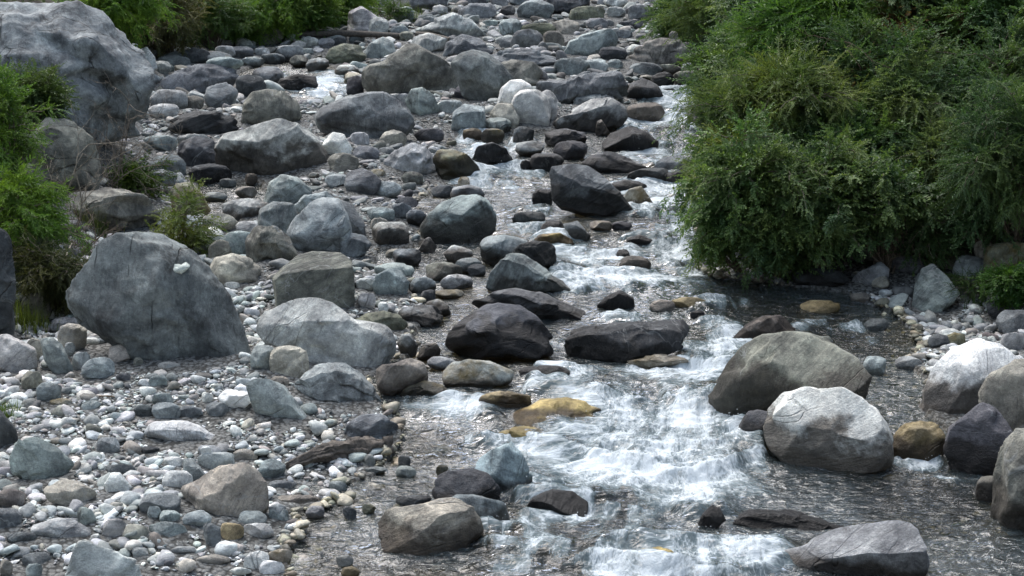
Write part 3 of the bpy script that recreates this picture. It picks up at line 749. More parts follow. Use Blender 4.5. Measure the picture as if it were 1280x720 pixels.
R('ochre stone just under the surface near the bottom', 'Y', 'a', (782,683,845,704), w=.3, dm=-.2)
# --- right
R('giant brown-grey boulder with an overhanging dark left end', 'N', 'm',
  [884,506,888,486,905,460,925,434,950,418,985,413,1012,418,1042,430,1075,446,1091,464,1086,490,1070,512,1030,540,960,548,915,542,892,526], cut=3, n=.8, T=.65, low=1.05, dm=.5, planes=[(0.2, -0.6, 0.9, 0.75), (-0.6, -0.9, -0.3, 0.72)])
R('dark boulder between the giant brown one and the white one', 'P', 'm', (922,514,970,556), w=.3)
R('big white-topped boulder with grey lines beside the rapids', 'W', 'm',
  [953,540,958,515,978,494,1005,486,1030,488,1052,485,1078,498,1100,516,1115,538,1119,570,1110,590,1060,594,1010,588,980,574,960,558], cut=4, n=.9, T=.65, low=1.1, planes=[(0.15, -0.75, 0.75, 0.7), (-0.7, -0.7, 0.1, 0.75)])
R('wet ochre-footed stone between the white boulder and the dark one', 'O', 'a', (1112,528,1182,584), w=.3)
R('large pale-topped boulder with a brown belly at the right', 'W', 'm',
  [1142,520,1152,488,1165,460,1188,440,1222,429,1250,432,1276,446,1300,470,1290,520,1240,534,1185,534], cut=4, T=.6, iw=1, dm=.32, planes=[(-0.1, -0.7, 0.9, 0.7), (0, -1, -0.4, 0.68)])
R('brown-grey boulder leaning on the pale-topped one at the right edge', 'N', 'm', [1222,490,1236,466,1270,450,1310,455,1330,500,1310,550,1260,556,1230,530], by=556, cut=3)
R('dark purple pyramid boulder in front of the pale-topped one', 'P', 'm',
  [1178,560,1186,534,1205,520,1228,505,1244,512,1262,532,1276,552,1266,590,1235,602,1195,596], cut=5)
R('tall boulder at the right edge with a pale cap and dark foot', 'N', 'm',
  [1236,650,1240,600,1250,560,1266,541,1290,538,1340,560,1350,640,1320,672,1260,668], cut=3, low=1.1)
R('small round brown stone left of the tall right-edge boulder', 'N', 'm', (1218,596,1250,626), cut=1)
R('long flat-topped slab with a pale back at the bottom right', 'G', 'm',
  [944,706,960,694,1000,682,1050,668,1098,658,1140,655,1154,668,1163,705,1158,726,1100,745,980,745,946,722], by=735, T=.55, cut=5, n=.7, low=1.1, dm=.12, planes=[(-0.25, -0.45, 1, 0.42), (0.1, -1, -0.25, 0.55)])
R('low black rock awash above the bottom slab', 'K', 's', [914,646,925,634,960,632,1010,642,1045,648,1064,660,1035,666,970,664,925,658], w=.9, T=.5)
R('small black rock with a white lip in the lower rapids', 'K', 's', [868,658,878,643,890,632,900,636,908,650,890,662], w=.8, cut=3)
R('black dome rock with water sliding round it', 'K', 'm', [652,640,664,622,690,612,716,616,736,630,734,642,700,646,665,645], w=.9, cut=1, T=.6)
R('blue-white pointed boulder in the lower stream', 'Q', 'm', [586,600,598,576,618,562,638,555,656,574,666,598,668,618,646,630,616,624], cut=6, dm=.12, dep=(.7,.88), planes=[(-0.6, -0.7, 0.5, 0.55), (0.6, -0.8, 0.3, 0.55)])
R('dark round-backed boulder left of the blue-white pointed one', 'P', 'm', [539,616,544,598,560,588,590,586,612,592,626,610,624,628,590,636,550,630], w=.4)
R('big mottled boulder with a white patch in the lower stream', 'T', 'm',
  [471,662,474,648,484,636,510,631,545,625,570,622,590,632,602,650,607,670,600,686,570,694,530,698,500,694,482,684], cut=4, T=.7, dm=.16, planes=((-.6, -.7, .6, .6), (.1, -.5, 1, .8)))
R('blue-grey slab lying behind the big mottled boulder', 'B', 'm', (545,618,640,662), T=.5)
R('dark wet slab awash left above the mottled boulder', 'g', 's', (494,618,540,634), w=.6)
R('flat blue-grey boulder where the gravel meets the stream', 'g', 's', [428,545,434,528,450,518,480,518,498,532,500,548,470,556,440,556], cut=4)
R('small mossy stone above the dark round-backed boulder', 'V', 'a', (545,580,560,596), w=.3)
# --- right bank
R('pale blue slab standing on the right bank shingle', 'B', 's', [1138,385,1144,350,1152,336,1166,330,1184,346,1201,366,1190,378,1166,395,1146,392], cut=5, planes=[(0.3, -0.8, 0.6, 0.5)])
R('grey block behind the pale blue slab on the right bank', 'G', 'c', (1190,320,1234,354))
R('long smooth boulder under the bushes above the pale blue slab', 'N', 'm', (1160,312,1222,340))
R('dark flat boulder under the right bushes at the water', 'D', 'm', (988,334,1062,362))
R('grey wedge-topped boulder under the right bushes', 'G', 's', [1062,352,1072,340,1100,327,1112,336,1110,354,1085,362])
R('small cream boulder right of the dark flat one under the bushes', 'T', 'm', (1090,345,1112,362))
R('brown boulder among roots high on the right bank', 'N', 'm', (1186,286,1226,318))
R('white-topped stone beside the roots on the right bank', 'W', 'm', (1204,293,1234,306))
R('tan rounded boulder leaning down the right bank', 'T', 'm', (1216,298,1250,326))
R('moss-covered dark boulder at the right edge of the bank', 'V', 'a', (1228,300,1290,352))
R('dark boulder low on the right bank by the ferns', 'D', 'm', (1232,376,1280,398))
R('large dark grey boulder at the right edge above the shingle', 'g', 'm', (1244,386,1310,420))
R('small grey boulder in the shallow water near the right shingle', 'G', 'm', (1118,446,1154,463), iw=1)
R('light blue stone at the right end of the giant brown boulder', 'B', 'm', (1078,446,1108,468))
R('grey stone in the riffle near the right shingle', 'g', 'm', (1080,398,1112,413), w=.5)
R('ochre flat stone under the clear water below the right bushes', 'O', 'a', (1000,374,1052,392), w=.2, dm=-.2)
R('pale cobble on the right shingle beside the pale-topped boulder', 'L', 'm', (1250,415,1284,440))
R('mossy cobble on the right shingle', 'V', 'a', (1182,416,1208,434))
R('dark cobble at the water edge of the right shingle', 'g', 'm', (1160,418,1188,436), w=.3)
R('cream cobble at the water edge under the right bank', 'T', 'm', (1062,366,1088,378))

# how broken the water is, region by region of the stream: (x, y, rx, ry, amount) in the plan of the photograph
FO = [(855,122,40,16,1.),(828,150,45,18,.9),(835,185,50,16,.9),(800,200,40,10,.6),(590,172,30,12,.8),(625,225,50,16,.95),(600,190,30,14,.8),(655,182,20,8,.7),
      (560,240,20,8,.2),(825,250,60,22,1.),(850,285,50,20,1.),(790,300,60,10,.55),(700,298,40,10,.5),(640,285,50,10,.55),(655,262,30,10,.5),(740,332,90,22,.95),
      (860,325,50,25,.8),(800,352,90,12,.9),(720,350,50,14,.8),(760,395,60,8,.8),(900,380,60,14,.6),(870,402,60,14,.8),(905,440,50,26,.9),(870,470,50,20,.7),
      (1000,405,60,12,.35),(1090,430,40,20,.25),(1045,412,60,14,.28),(700,425,30,6,.3),(700,462,30,5,.5),(800,490,110,26,.9),(700,488,60,12,.6),(560,510,70,16,.6),(540,530,50,14,.4),
      (820,520,90,22,.9),(690,560,70,26,1.),(620,550,40,12,.75),(800,575,130,36,1.15),(900,560,60,22,.95),(560,560,40,14,.35),(760,610,120,30,.85),(860,625,60,26,.7),
      (780,650,110,22,.8),(720,690,90,26,.85),(880,690,110,26,.8),(800,712,120,16,.85),(960,680,50,12,.55),(1000,600,60,14,.3),(1130,580,40,10,.7),(1175,600,40,10,.4),
      (940,610,60,16,.45),(650,660,50,12,.45),(620,705,60,12,.4),(1150,620,60,16,.3),(1200,680,70,26,.25),(1080,630,60,16,.28),(560,655,20,6,.2),(440,680,60,12,.12),
      (400,108,34,14,1.2),(345,100,26,10,.5),(335,130,20,8,.4),(640,240,40,14,.45),(590,255,30,8,.35),(530,600,30,10,.15),(560,700,40,10,.25),(470,262,20,6,.1)]
# more boulders of the upper bed, fitted into the gaps between the traced ones
r_ = np.random.default_rng(77)
ZONE = [(455, 0, 790, 120, 85), (190, 60, 460, 230, 40), (600, 60, 850, 235, 26), (320, 200, 620, 400, 18), (225, 230, 330, 330, 6), (1060, 300, 1240, 350, 8), (795, 85, 880, 150, 8)]
boxes = [h['box'] for h in HEROES]
used_labels = set(h['label'] for h in HEROES)
refs = [h for h in HEROES if len(h['label'].split()) <= 9]
TONES = [('g', 'dark grey'), ('L', 'light grey'), ('G', 'mid grey'), ('N', 'brownish'), ('B', 'blue-green'), ('L', 'pale grey'), ('D', 'blackish'), ('g', 'slate grey')]
for (zx0, zy0, zx1, zy1, cnt) in ZONE:
    placed = 0
    for tr in range(cnt * 30):
        if placed >= cnt: break
        x, y = r_.uniform(zx0, zx1), r_.uniform(zy0, zy1)
        k = .6 + y / 400
        bw_ = r_.uniform(22, 60) * (k if y > 120 else .85); bh_ = bw_ * r_.uniform(.42, .7)
        bx = (x - bw_ / 2, y - bh_ / 2, x + bw_ / 2, y + bh_ / 2)
        ov = 0
        for q in boxes:
            a_ = max(0, min(bx[2], q[2]) - max(bx[0], q[0])) * max(0, min(bx[3], q[3]) - max(bx[1], q[1]))
            ov += a_ / (bw_ * bh_)
        if ov > .5: continue
        if any(((x - f[0]) / f[2]) ** 2 + ((y - f[1]) / f[3]) ** 2 < 1.2 and f[4] >= .8 for f in FO): continue
        nr = sorted(refs, key=lambda h: (h['px'][0] - x) ** 2 + 3 * (h['px'][1] - y) ** 2)[:5]
        done = False
        for h in nr:
            dx, dy = x - h['px'][0], y - h['px'][1]
            rel = ('left of' if dx < 0 else 'right of') if abs(dx) > 1.3 * abs(dy) else ('behind' if dy < 0 else 'in front of')
            for q in range(8):
                ck, tone = TONES[r_.integers(8)]
                shp = 'squat' if bh_ / bw_ < .52 else 'blunt'
                lb = '%s %s boulder %s the %s' % (shp, tone, rel, h['label'])
                if lb not in used_labels and len(lb.split()) <= 16: done = True; break
            if done: break
        if not done: continue
        used_labels.add(lb)
        R(lb, ck, ['s', 'm', 'c', 'm'][r_.integers(4)], bx, cut=4, p=2.8)
        boxes.append(bx); placed += 1
# ------------------------------------------------------------------ ground sheet
def grid_mesh(us, ys, xf):
    Y = np.repeat(ys, len(us)); U = np.tile(us, len(ys)); X = xf(U, Y)
    nu, ny = len(us), len(ys)
    i = np.arange(nu * ny).reshape(ny, nu)
    Fc = np.stack([i[:-1, :-1].ravel(), i[:-1, 1:].ravel(), i[1:, 1:].ravel(), i[1:, :-1].ravel()], 1)
    return X, Y, Fc

us = np.concatenate([-np.geomspace(9, .5, 60)[:-1], np.linspace(-.5, .5, 420), np.geomspace(.5, 9, 60)[1:]])
ys = np.concatenate([np.linspace(-90, 8.5, 70)[:-1], np.geomspace(8.5, 60, 620), np.geomspace(61, 260, 60)])
X, Y, Fc = grid_mesh(us, ys, lambda U, Yy: U * (np.maximum(Yy, 0) * .55 + 4.5))
Z = ground(X, Y)
wsd = wet_sd(X, Y); dl = np.maximum(-sdf(LBANK, X, Y), 0); dr = np.maximum(-sdf(RBANK, X, Y), 0)
near = (Y < 60) & (np.abs(X) < 14)
det = np.zeros_like(Z)
det[near] = fbm(p3(X[near], Y[near]) * 16, 2, 61) * .012
Z = Z + det
bank = ss(0.2, 1.2, np.maximum(dl, dr * 1.5))
m, nt = mat('riverbed_ground')
geo = N(nt, 'ShaderNodeNewGeometry').outputs['Position']
bk = N(nt, 'ShaderNodeAttribute', attribute_name='bank').outputs['Fac']
dp = N(nt, 'ShaderNodeAttribute', attribute_name='under').outputs['Fac']
vor = N(nt, 'ShaderNodeTexVoronoi', {'Vector': geo, 'Scale': 26.})
vor2 = N(nt, 'ShaderNodeTexVoronoi', {'Vector': geo, 'Scale': 60.})
r1 = N(nt, 'ShaderNodeSeparateColor', {0: vor.outputs['Color']})
r2 = N(nt, 'ShaderNodeSeparateColor', {0: vor2.outputs['Color']})
peb = MIX(nt, r1.outputs[0], (.09, .095, .095), (.26, .27, .265))
peb2 = MIX(nt, r2.outputs[1], (.08, .08, .075), (.24, .245, .235))
n = NOISE(nt, geo, 1.3, 5)
pb = MIX(nt, MR(nt, NOISE(nt, geo, 4., 3), .45, .55), peb, peb2)
pb = MIX(nt, MR(nt, NOISE(nt, geo, 1.1, 5, .6), .45, .6, 0., .8), pb, MIX(nt, NOISE(nt, geo, 90., 4, .7), (.13, .13, .122), (.27, .268, .255)))
pb = MIX(nt, MR(nt, vor.outputs['Distance'], .35, .75), pb, (.05, .05, .047))
soil = MIX(nt, NOISE(nt, geo, 5., 7, .7), (.012, .011, .008), (.06, .052, .036))
bed = MIX(nt, MR(nt, NOISE(nt, geo, 2.2, 5, .6), .35, .65), (.022, .020, .011), (.11, .075, .03))
bed = MIX(nt, .12, bed, peb)
c = MIX(nt, dp, pb, bed)
c = MIX(nt, bk, c, soil)
hb = MATH(nt, 'ADD', MATH(nt, 'MULTIPLY', MATH(nt, 'SUBTRACT', 1., vor.outputs['Distance']), .8), MATH(nt, 'MULTIPLY', NOISE(nt, geo, 30., 5, .7), .8))
bp = N(nt, 'ShaderNodeBump', {'Height': hb, 'Strength': 1., 'Distance': .025}).outputs[0]
N(nt, 'ShaderNodeOutputMaterial', {'Surface': N(nt, 'ShaderNodeBsdfPrincipled', {'Base Color': c, 'Roughness': .85, 'Normal': bp, 'Specular IOR Level': .3}).outputs[0]})
gd = mesh_obj('ground', np.stack([X, Y, Z], 1), Fc, m)
set_attr(gd.data, 'bank', 'FLOAT', bank)
set_attr(gd.data, 'under', 'FLOAT', ss(.12, -.25, wsd) if False else 1 - ss(-.25, .12, wsd))
tag(gd, kind='structure')

# ------------------------------------------------------------------ water
def to_px(x, y, z):
    dx, dy, dz = x, y, z - CAMZ
    k = dy * FW[1] + dz * FW[2]
    return 640 + F * dx / k, 360 - F * (dy * UP[1] + dz * UP[2]) / k
us = np.linspace(-.62, .62, 900); ys = np.geomspace(9.6, 44, 1150)
X, Y, Fc = grid_mesh(us, ys, lambda U, Yy: U * (Yy * .62 + .6))
wsd = wet_sd(X, Y)
keep = wsd < .55
fk = keep[Fc].all(1); Fc = Fc[fk]
used = np.zeros(len(X), bool); used[Fc.ravel()] = True
remap = np.cumsum(used) - 1; Fc = remap[Fc]; X = X[used]; Y = Y[used]; wsd = wsd[used]
Z0 = base_level(X, Y)
px, py = to_px(X, Y, Z0)
foam = np.zeros_like(X)
for (a, b, rx, ry, k) in FO:
    d = ((px - a) / rx) ** 2 + ((py - b) / ry) ** 2
    foam = np.maximum(foam, k * np.exp(-d * .75))
wob = fbm(p3(X, Y) * 1.1, 4, 71)
band = fbm(p3(X * .75, Y * 1.7) + .6 * wob[:, None], 3, 72)          # hydraulic jumps lie across the current
run = fbm(p3(X * 2.6, Y * .8) + .5 * wob[:, None], 3, 73)            # tongues run along it
foam = foam * np.clip(.92 + .55 * wob + .75 * band + .6 * run, .12, 1.5)
wake = np.zeros_like(X); bow = np.zeros_like(X)
for (fx, fy, rx, ry, hm) in FOOT:
    s = (np.abs(X - fx) < rx + .5) & (np.abs(Y - fy) < ry + .8)
    if not s.any(): continue
    dx = (X[s] - fx) / (rx + .02); dy = (Y[s] - fy) / (ry + .02)
    d = (np.sqrt(dx ** 2 + dy ** 2) - 1) * min(rx, ry)
    wake[s] = np.maximum(wake[s], np.exp(-(np.maximum(d, 0) / .09) ** 2))
    bow[s] = np.maximum(bow[s], np.exp(-(np.maximum(d, 0) / .2) ** 2) * np.clip(dy, 0, 1))
foam = foam + wake * .35 * ss(.12, .5, foam)
# surface relief: steep confused chop in the rapids, small ripples in the quiet water
wx = X + .25 * fbm(p3(X, Y) * 1.2, 2, 81); wy = Y + .25 * fbm(p3(X, Y) * 1.2, 2, 82)
ch = fbm(p3(wx * 2.6, wy * 3.4), 3, 83, ridge=True)
ch2 = fbm(p3(wx * 7.0, wy * 9.0), 3, 84, ridge=True)
rip = fbm(p3(wx * 6.5, wy * 13), 3, 85)
rip2 = fbm(p3(wx * 17, wy * 30), 2, 86)
act = np.clip(foam, 0, 1.1)
# small drops: the water stands behind a lip, slides over it and breaks at its foot
ph = Y / 1.15 + .55 * fbm(p3(X * .8, Y * .25), 3, 101) + .12 * fbm(p3(X * 3, Y), 2, 102)
fr_ = ph - np.floor(ph)
stp = np.where(fr_ > .84, ss(.84, 1., fr_), 1 - fr_ / .84)
gate = ss(.25, .75, act)
Z = Z0 + .085 * gate * (stp - .5) + act * (.035 * ch + .012 * ch2 + .006 * rip2) + .020 * rip * (.5 + act) + .013 * fbm(p3(wx * 2.4, wy * 7.5), 2, 88) + .0018 * rip2 + bow * .09 * ss(.1, .6, act) + .03 * ss(.2, .8, act)
Z = Z - .015
# stream function: the current bends round every stone that stands in it
yl = np.array([on_plane(640, p)[1] for p in (900, 700, 620, 560, 500, 440, 380, 320, 260, 200, 150, 100)])
xl = np.array([on_plane(px_, p)[0] for px_, p in ((760, 900), (790, 700), (800, 620), (790, 560), (800, 500), (880, 440), (850, 380), (770, 320), (790, 260), (770, 200), (835, 150), (865, 100))])
psi = X - np.interp(Y, yl, xl)
psi0 = psi.copy()
for (fx, fy, rx, ry, hm) in FOOT:
    s_ = (np.abs(X - fx) < 2.5) & (np.abs(Y - fy) < 2.5)
    if not s_.any() or rx < .08: continue
    dx = X[s_] - fx; dy = Y[s_] - fy; r2 = np.maximum(dx * dx + dy * dy * .7, rx * rx * .8)
    psi[s_] -= .85 * dx * rx * rx / r2
psi = psi + .10 * fbm(p3(X * 1.2, Y * .8), 3, 74)
streak = fbm(p3(psi * 6.5, Y * 1.9), 3, 87)
crest = np.clip(.5 + .6 * ch2 + .5 * ch, 0, 1.3)
ff = act * 1.08 + (.6 * streak + .22 * (crest - .5)) * ss(.05, .45, act) + gate * (.30 * ss(.30, .86, fr_) - .20 * (1 - ss(0., .3, fr_))) - .20
m, nt = mat('stream_water')
geo = N(nt, 'ShaderNodeNewGeometry').outputs['Position']
fa = N(nt, 'ShaderNodeAttribute', attribute_name='foam').outputs['Fac']
ps = N(nt, 'ShaderNodeAttribute', attribute_name='psi').outputs['Fac']
sg = N(nt, 'ShaderNodeSeparateXYZ', {0: geo})
fv = N(nt, 'ShaderNodeCombineXYZ', {0: ps, 1: MATH(nt, 'MULTIPLY', sg.outputs[1], .85), 2: 0.}).outputs[0]     # drawn out along the current
mp = N(nt, 'ShaderNodeMapping', {'Vector': geo, 'Scale': (.8, 1., .6)}).outputs[0]
fw_ = N(nt, 'ShaderNodeVectorMath', {0: fv, 1: N(nt, 'ShaderNodeVectorMath', {0: NOISE(nt, fv, 4., 4, .6, out='Color'), 1: (.20, .20, 0.)}, operation='MULTIPLY').outputs[0]}, operation='ADD').outputs[0]
def filament(sc_, det, w_):
    q = NOISE(nt, fw_, sc_, det, .55, .4)
    return MR(nt, MATH(nt, 'ABSOLUTE', MATH(nt, 'SUBTRACT', q, .5)), 0., w_, 1., 0.)
s1 = NOISE(nt, fv, 6., 8, .65, .9)
s2 = NOISE(nt, fv, 34., 8, .74, .8)
f1 = filament(8., 3, .07); f2 = filament(19., 3, .09)
n1 = NOISE(nt, mp, 4.5, 8, .62, 1.2)
f0 = MATH(nt, 'ADD', fa, MATH(nt, 'MULTIPLY', MATH(nt, 'SUBTRACT', n1, .5), .8))
f0 = MATH(nt, 'ADD', f0, MATH(nt, 'MULTIPLY', MATH(nt, 'SUBTRACT', s1, .5), 1.1))
f0 = MATH(nt, 'ADD', f0, MATH(nt, 'MULTIPLY', MATH(nt, 'SUBTRACT', s2, .5), 1.4))
f0 = MATH(nt, 'ADD', f0, MATH(nt, 'MULTIPLY', MATH(nt, 'SUBTRACT', MATH(nt, 'ADD', MATH(nt, 'MULTIPLY', f1, .55), MATH(nt, 'MULTIPLY', f2, .45)), .35), MR(nt, fa, -.1, .4, 0., .55)))
foamf = MR(nt, f0, .5, 1.45, 0., .93)
aer = MR(nt, MATH(nt, 'ADD', fa, MATH(nt, 'MULTIPLY', MATH(nt, 'SUBTRACT', s1, .5), .9)), .0, .9, .22, .85)
bh = MATH(nt, 'ADD', NOISE(nt, N(nt, 'ShaderNodeMapping', {'Vector': geo, 'Scale': (1., 2.1, 1.)}).outputs[0], 5.5, 3, .5, 1.), MATH(nt, 'MULTIPLY', NOISE(nt, N(nt, 'ShaderNodeMapping', {'Vector': geo, 'Scale': (1., 1.8, 1.)}).outputs[0], 17., 3, .5, .8), .06))
bw = N(nt, 'ShaderNodeBump', {'Height': bh, 'Strength': 1., 'Distance': .07}).outputs[0]
bf = N(nt, 'ShaderNodeBump', {'Height': MATH(nt, 'ADD', MATH(nt, 'ADD', n1, MATH(nt, 'MULTIPLY', s2, .45)), MATH(nt, 'MULTIPLY', s1, .6)), 'Strength': .7, 'Distance': .06}).outputs[0]
fr = N(nt, 'ShaderNodeFresnel', {'IOR': 1.36, 'Normal': bw}).outputs[0]
tr = N(nt, 'ShaderNodeBsdfTransparent', {'Color': (.66, .62, .46, 1)}).outputs[0]
lull = MR(nt, NOISE(nt, geo, .9, 3, .5, .6), .38, .62)
aer = MATH(nt, 'MULTIPLY', aer, MATH(nt, 'MAXIMUM', MR(nt, lull, 0., 1., .35, 1.), MR(nt, fa, .1, .5)))
deep = N(nt, 'ShaderNodeBsdfDiffuse', {'Color': (.18, .235, .25, 1), 'Normal': bf}).outputs[0]
body = N(nt, 'ShaderNodeMixShader', {0: aer, 1: tr, 2: deep}).outputs[0]
gl = N(nt, 'ShaderNodeBsdfGlossy', {'Color': (1, 1, 1, 1), 'Roughness': .08, 'Normal': bw}).outputs[0]
wat = N(nt, 'ShaderNodeMixShader', {0: MATH(nt, 'MULTIPLY', fr, MATH(nt, 'MULTIPLY', MR(nt, fa, .1, .6, 1.7, 1.1), MR(nt, lull, 0., 1., .7, 1.15)), True), 1: body, 2: gl}).outputs[0]
fd = N(nt, 'ShaderNodeBsdfDiffuse', {'Color': (.73, .79, .82, 1), 'Normal': bf}).outputs[0]
N(nt, 'ShaderNodeOutputMaterial', {'Surface': N(nt, 'ShaderNodeMixShader', {0: foamf, 1: wat, 2: fd}).outputs[0]})
wo = mesh_obj('water', np.stack([X, Y, Z], 1), Fc, m)
set_attr(wo.data, 'foam', 'FLOAT', ff); set_attr(wo.data, 'psi', 'FLOAT', psi)
tag(wo, kind='structure')
WX, WY, WZ, WA = X, Y, Z, act

# spray: drops thrown up where the water is most broken
sel = np.where((WA > .75))[0]
sel = rng.choice(sel, min(1500, len(sel)), replace=False)
Dv, Df = ICO[1]
cl = fbm(p3(WX[sel], WY[sel]) * 2.2, 2, 91); sel = sel[cl > .12]
P = np.stack([WX[sel] + rng.normal(0, .02, len(sel)), WY[sel] + rng.normal(0, .02, len(sel)), WZ[sel] + .01 + np.abs(rng.normal(0, .035, len(sel)))], 1)
rr = rng.uniform(.0015, .0055, len(sel))
V = (P[:, None, :] + Dv[None] * rr[:, None, None]).reshape(-1, 3)
FF = (Df[None] + (np.arange(len(sel)) * len(Dv))[:, None, None]).reshape(-1, 3)
m, nt = mat('spray_drops')
N(nt, 'ShaderNodeOutputMaterial', {'Surface': N(nt, 'ShaderNodeBsdfPrincipled', {'Base Color': (.8, .84, .86, 1), 'Roughness': .3}).outputs[0]})
tag(mesh_obj('spray', V, FF, m), kind='stuff')

# ------------------------------------------------------------------ cobbles and pebbles that nobody could count
def proto_stones(sub, k, flat=1.):
    out = []
    D, Fx = ICO[sub]
    for i in range(k):
        r = np.random.default_rng(500 + i + sub * 50)
        S = np.array([1, r.uniform(.55, .95), r.uniform(.32, .7) * flat])
        U = carve(D.copy(), 10, r, hard=.92, depth=(.58, .88), front=False)
        U = U * (1 + .12 * fbm(U * 1.2 + r.uniform(0, 40, 3), 2, 3))[:, None]
        out.append(U * S)
    return out, Fx
m, nt = mat('shingle_stone')
va = N(nt, 'ShaderNodeAttribute', attribute_name='col').outputs['Color']
geo = N(nt, 'ShaderNodeNewGeometry').outputs['Position']
nn = NOISE(nt, geo, 16., 6, .65); nf = NOISE(nt, geo, 70., 4, .6)
c = MIX(nt, MR(nt, nn, .3, .7), MIX(nt, 1., va, (.66, .66, .67), 'MULTIPLY'), MIX(nt, 1., va, (1.3, 1.3, 1.28), 'MULTIPLY'))
c = MIX(nt, MR(nt, nf, .35, .7, 0., .5), c, MIX(nt, 1., c, (1.4, 1.4, 1.4), 'MULTIPLY'))
bp = N(nt, 'ShaderNodeBump', {'Height': MATH(nt, 'ADD', nn, MATH(nt, 'MULTIPLY', nf, .4)), 'Strength': .7, 'Distance': .02}).outputs[0]
wa = N(nt, 'ShaderNodeAttribute', attribute_name='wetness').outputs['Fac']
N(nt, 'ShaderNodeOutputMaterial', {'Surface': N(nt, 'ShaderNodeBsdfPrincipled', {'Base Color': c, 'Roughness': MATH(nt, 'SUBTRACT', .8, MATH(nt, 'MULTIPLY', wa, .5)), 'Normal': bp, 'Specular IOR Level': .4}).outputs[0]})
M_SH = m
PAL = np.array([COL[k] for k in 'LLLBBBGGGGggTNWWLTRB'])
def scatter(name, n, smin, smax, power, y0, y1, sub, accept, lift=.25, flat=1., width=.40):
    # positions: even over the ground in the wedge the photo can see, plus a margin
    yy = rng.uniform(0, 1, n * 3); yy = np.sqrt(y0 ** 2 + yy * (y1 ** 2 - y0 ** 2))
    xx = rng.uniform(-1, 1, n * 3) * (yy * width + .8)
    ok = rng.uniform(0, 1, n * 3) < accept(xx, yy)
    for h in HEROES:        # none inside or right in front of a traced stone
        c3, wm_, th_ = h['c'], h['wm'], h['th']
        ok &= ((xx - c3[0]) / (wm_ * .5 + smin * .4)) ** 2 + ((yy - c3[1] + .03) / (th_ * .5 + .05 + smin * .4)) ** 2 > 1
    xx, yy = xx[ok][:n], yy[ok][:n]
    k = len(xx)
    s = smin * (1 - rng.uniform(0, 1, k) * (1 - (smin / smax) ** power)) ** (-1 / power) / 2
    zz = ground(xx, yy)
    pr, Fx = proto_stones(sub, 14, flat)
    pr = np.array(pr)
    which = rng.integers(0, len(pr), k)
    a = rng.uniform(0, 2 * PI, k); t = rng.normal(0, .28, k); t2 = rng.normal(0, .28, k)
    ca, sa = np.cos(a), np.sin(a)
    Rz = np.zeros((k, 3, 3)); Rz[:, 0, 0] = ca; Rz[:, 0, 1] = -sa; Rz[:, 1, 0] = sa; Rz[:, 1, 1] = ca; Rz[:, 2, 2] = 1
    Rx = np.zeros((k, 3, 3)); Rx[:, 0, 0] = 1; Rx[:, 1, 1] = np.cos(t); Rx[:, 1, 2] = -np.sin(t); Rx[:, 2, 1] = np.sin(t); Rx[:, 2, 2] = np.cos(t)
    Ry = np.zeros((k, 3, 3)); Ry[:, 1, 1] = 1; Ry[:, 0, 0] = np.cos(t2); Ry[:, 0, 2] = np.sin(t2); Ry[:, 2, 0] = -np.sin(t2); Ry[:, 2, 2] = np.cos(t2)
    M = Rx @ Ry @ Rz
    V = np.einsum('kij,kvj->kvi', M, pr[which]) * s[:, None, None]
    V += np.stack([xx, yy, zz + s * lift], 1)[:, None, :]
    nv = pr.shape[1]
    FF = (Fx[None] + (np.arange(k) * nv)[:, None, None]).reshape(-1, 3)
    o = mesh_obj(name, V.reshape(-1, 3), FF, M_SH, smooth=sub > 1)
    br = rng.uniform(.5, 1.7, (k, 1)) if y1 < 20 else rng.uniform(.3, 1.12, (k, 1))
    col = PAL[rng.integers(0, len(PAL), k)]; col = col * .65 + col.mean(1, keepdims=True) * np.array([.97, 1., 1.]) * .35; col = col * br * rng.uniform(.96, 1.04, (k, 3))
    wsd = wet_sd(xx, yy)
    w = 1 - ss(-.02, .14, wsd)
    col = col * (1 - .36 * w - .22 * (1 - ss(-.5, -.1, wsd)))[:, None] * np.where(w[:, None] > .4, np.array([1.08, .96, .74]), 1)
    c4 = np.concatenate([np.repeat(col, nv, 0), np.ones((k * nv, 1))], 1)
    set_attr(o.data, 'col', 'FLOAT_COLOR', c4); set_attr(o.data, 'wetness', 'FLOAT', np.repeat(w, nv))
    return tag(o, kind='stuff')
def dry(x, y, under=.25, bankp=.0):
    w = wet_sd(x, y)
    b = np.maximum(np.maximum(-sdf(LBANK, x, y), -sdf(RBANK, x, y)), 0)
    return np.where(w < 0, under, 1.) * np.where(b > .25, np.maximum(bankp, np.exp(-b * 2.2)), 1.)
def patchy(x, y, s, seed, lo=.15):
    return lo + (1 - lo) * ss(-.25, .25, fbm(p3(x, y) * s, 3, seed))
scatter('pebbles', 30000, .028, .085, 1.6, 10.2, 17, 1, lambda x, y: dry(x, y, .3) * patchy(x, y, 1.2, 3, .3), lift=.15)
scatter('pebbles', 20000, .04, .10, 1.6, 16, 28, 1, lambda x, y: dry(x, y, .25) * patchy(x, y, .9, 4, .3), lift=.15)
scatter('cobbles', 7500, .075, .24, 1.7, 10.3, 17, 2, lambda x, y: dry(x, y, .16) * patchy(x, y, .7, 5, .4), lift=.22)
scatter('cobbles', 5500, .10, .34, 1.7, 16, 30, 3, lambda x, y: dry(x, y, .10, .02) * patchy(x, y, .5, 6), lift=.2)
scatter('cobbles', 4500, .2, .6, 1.5, 28, 60, 3, lambda x, y: dry(x, y, .08, .02), lift=.2)
EXPOSURE = 0.95
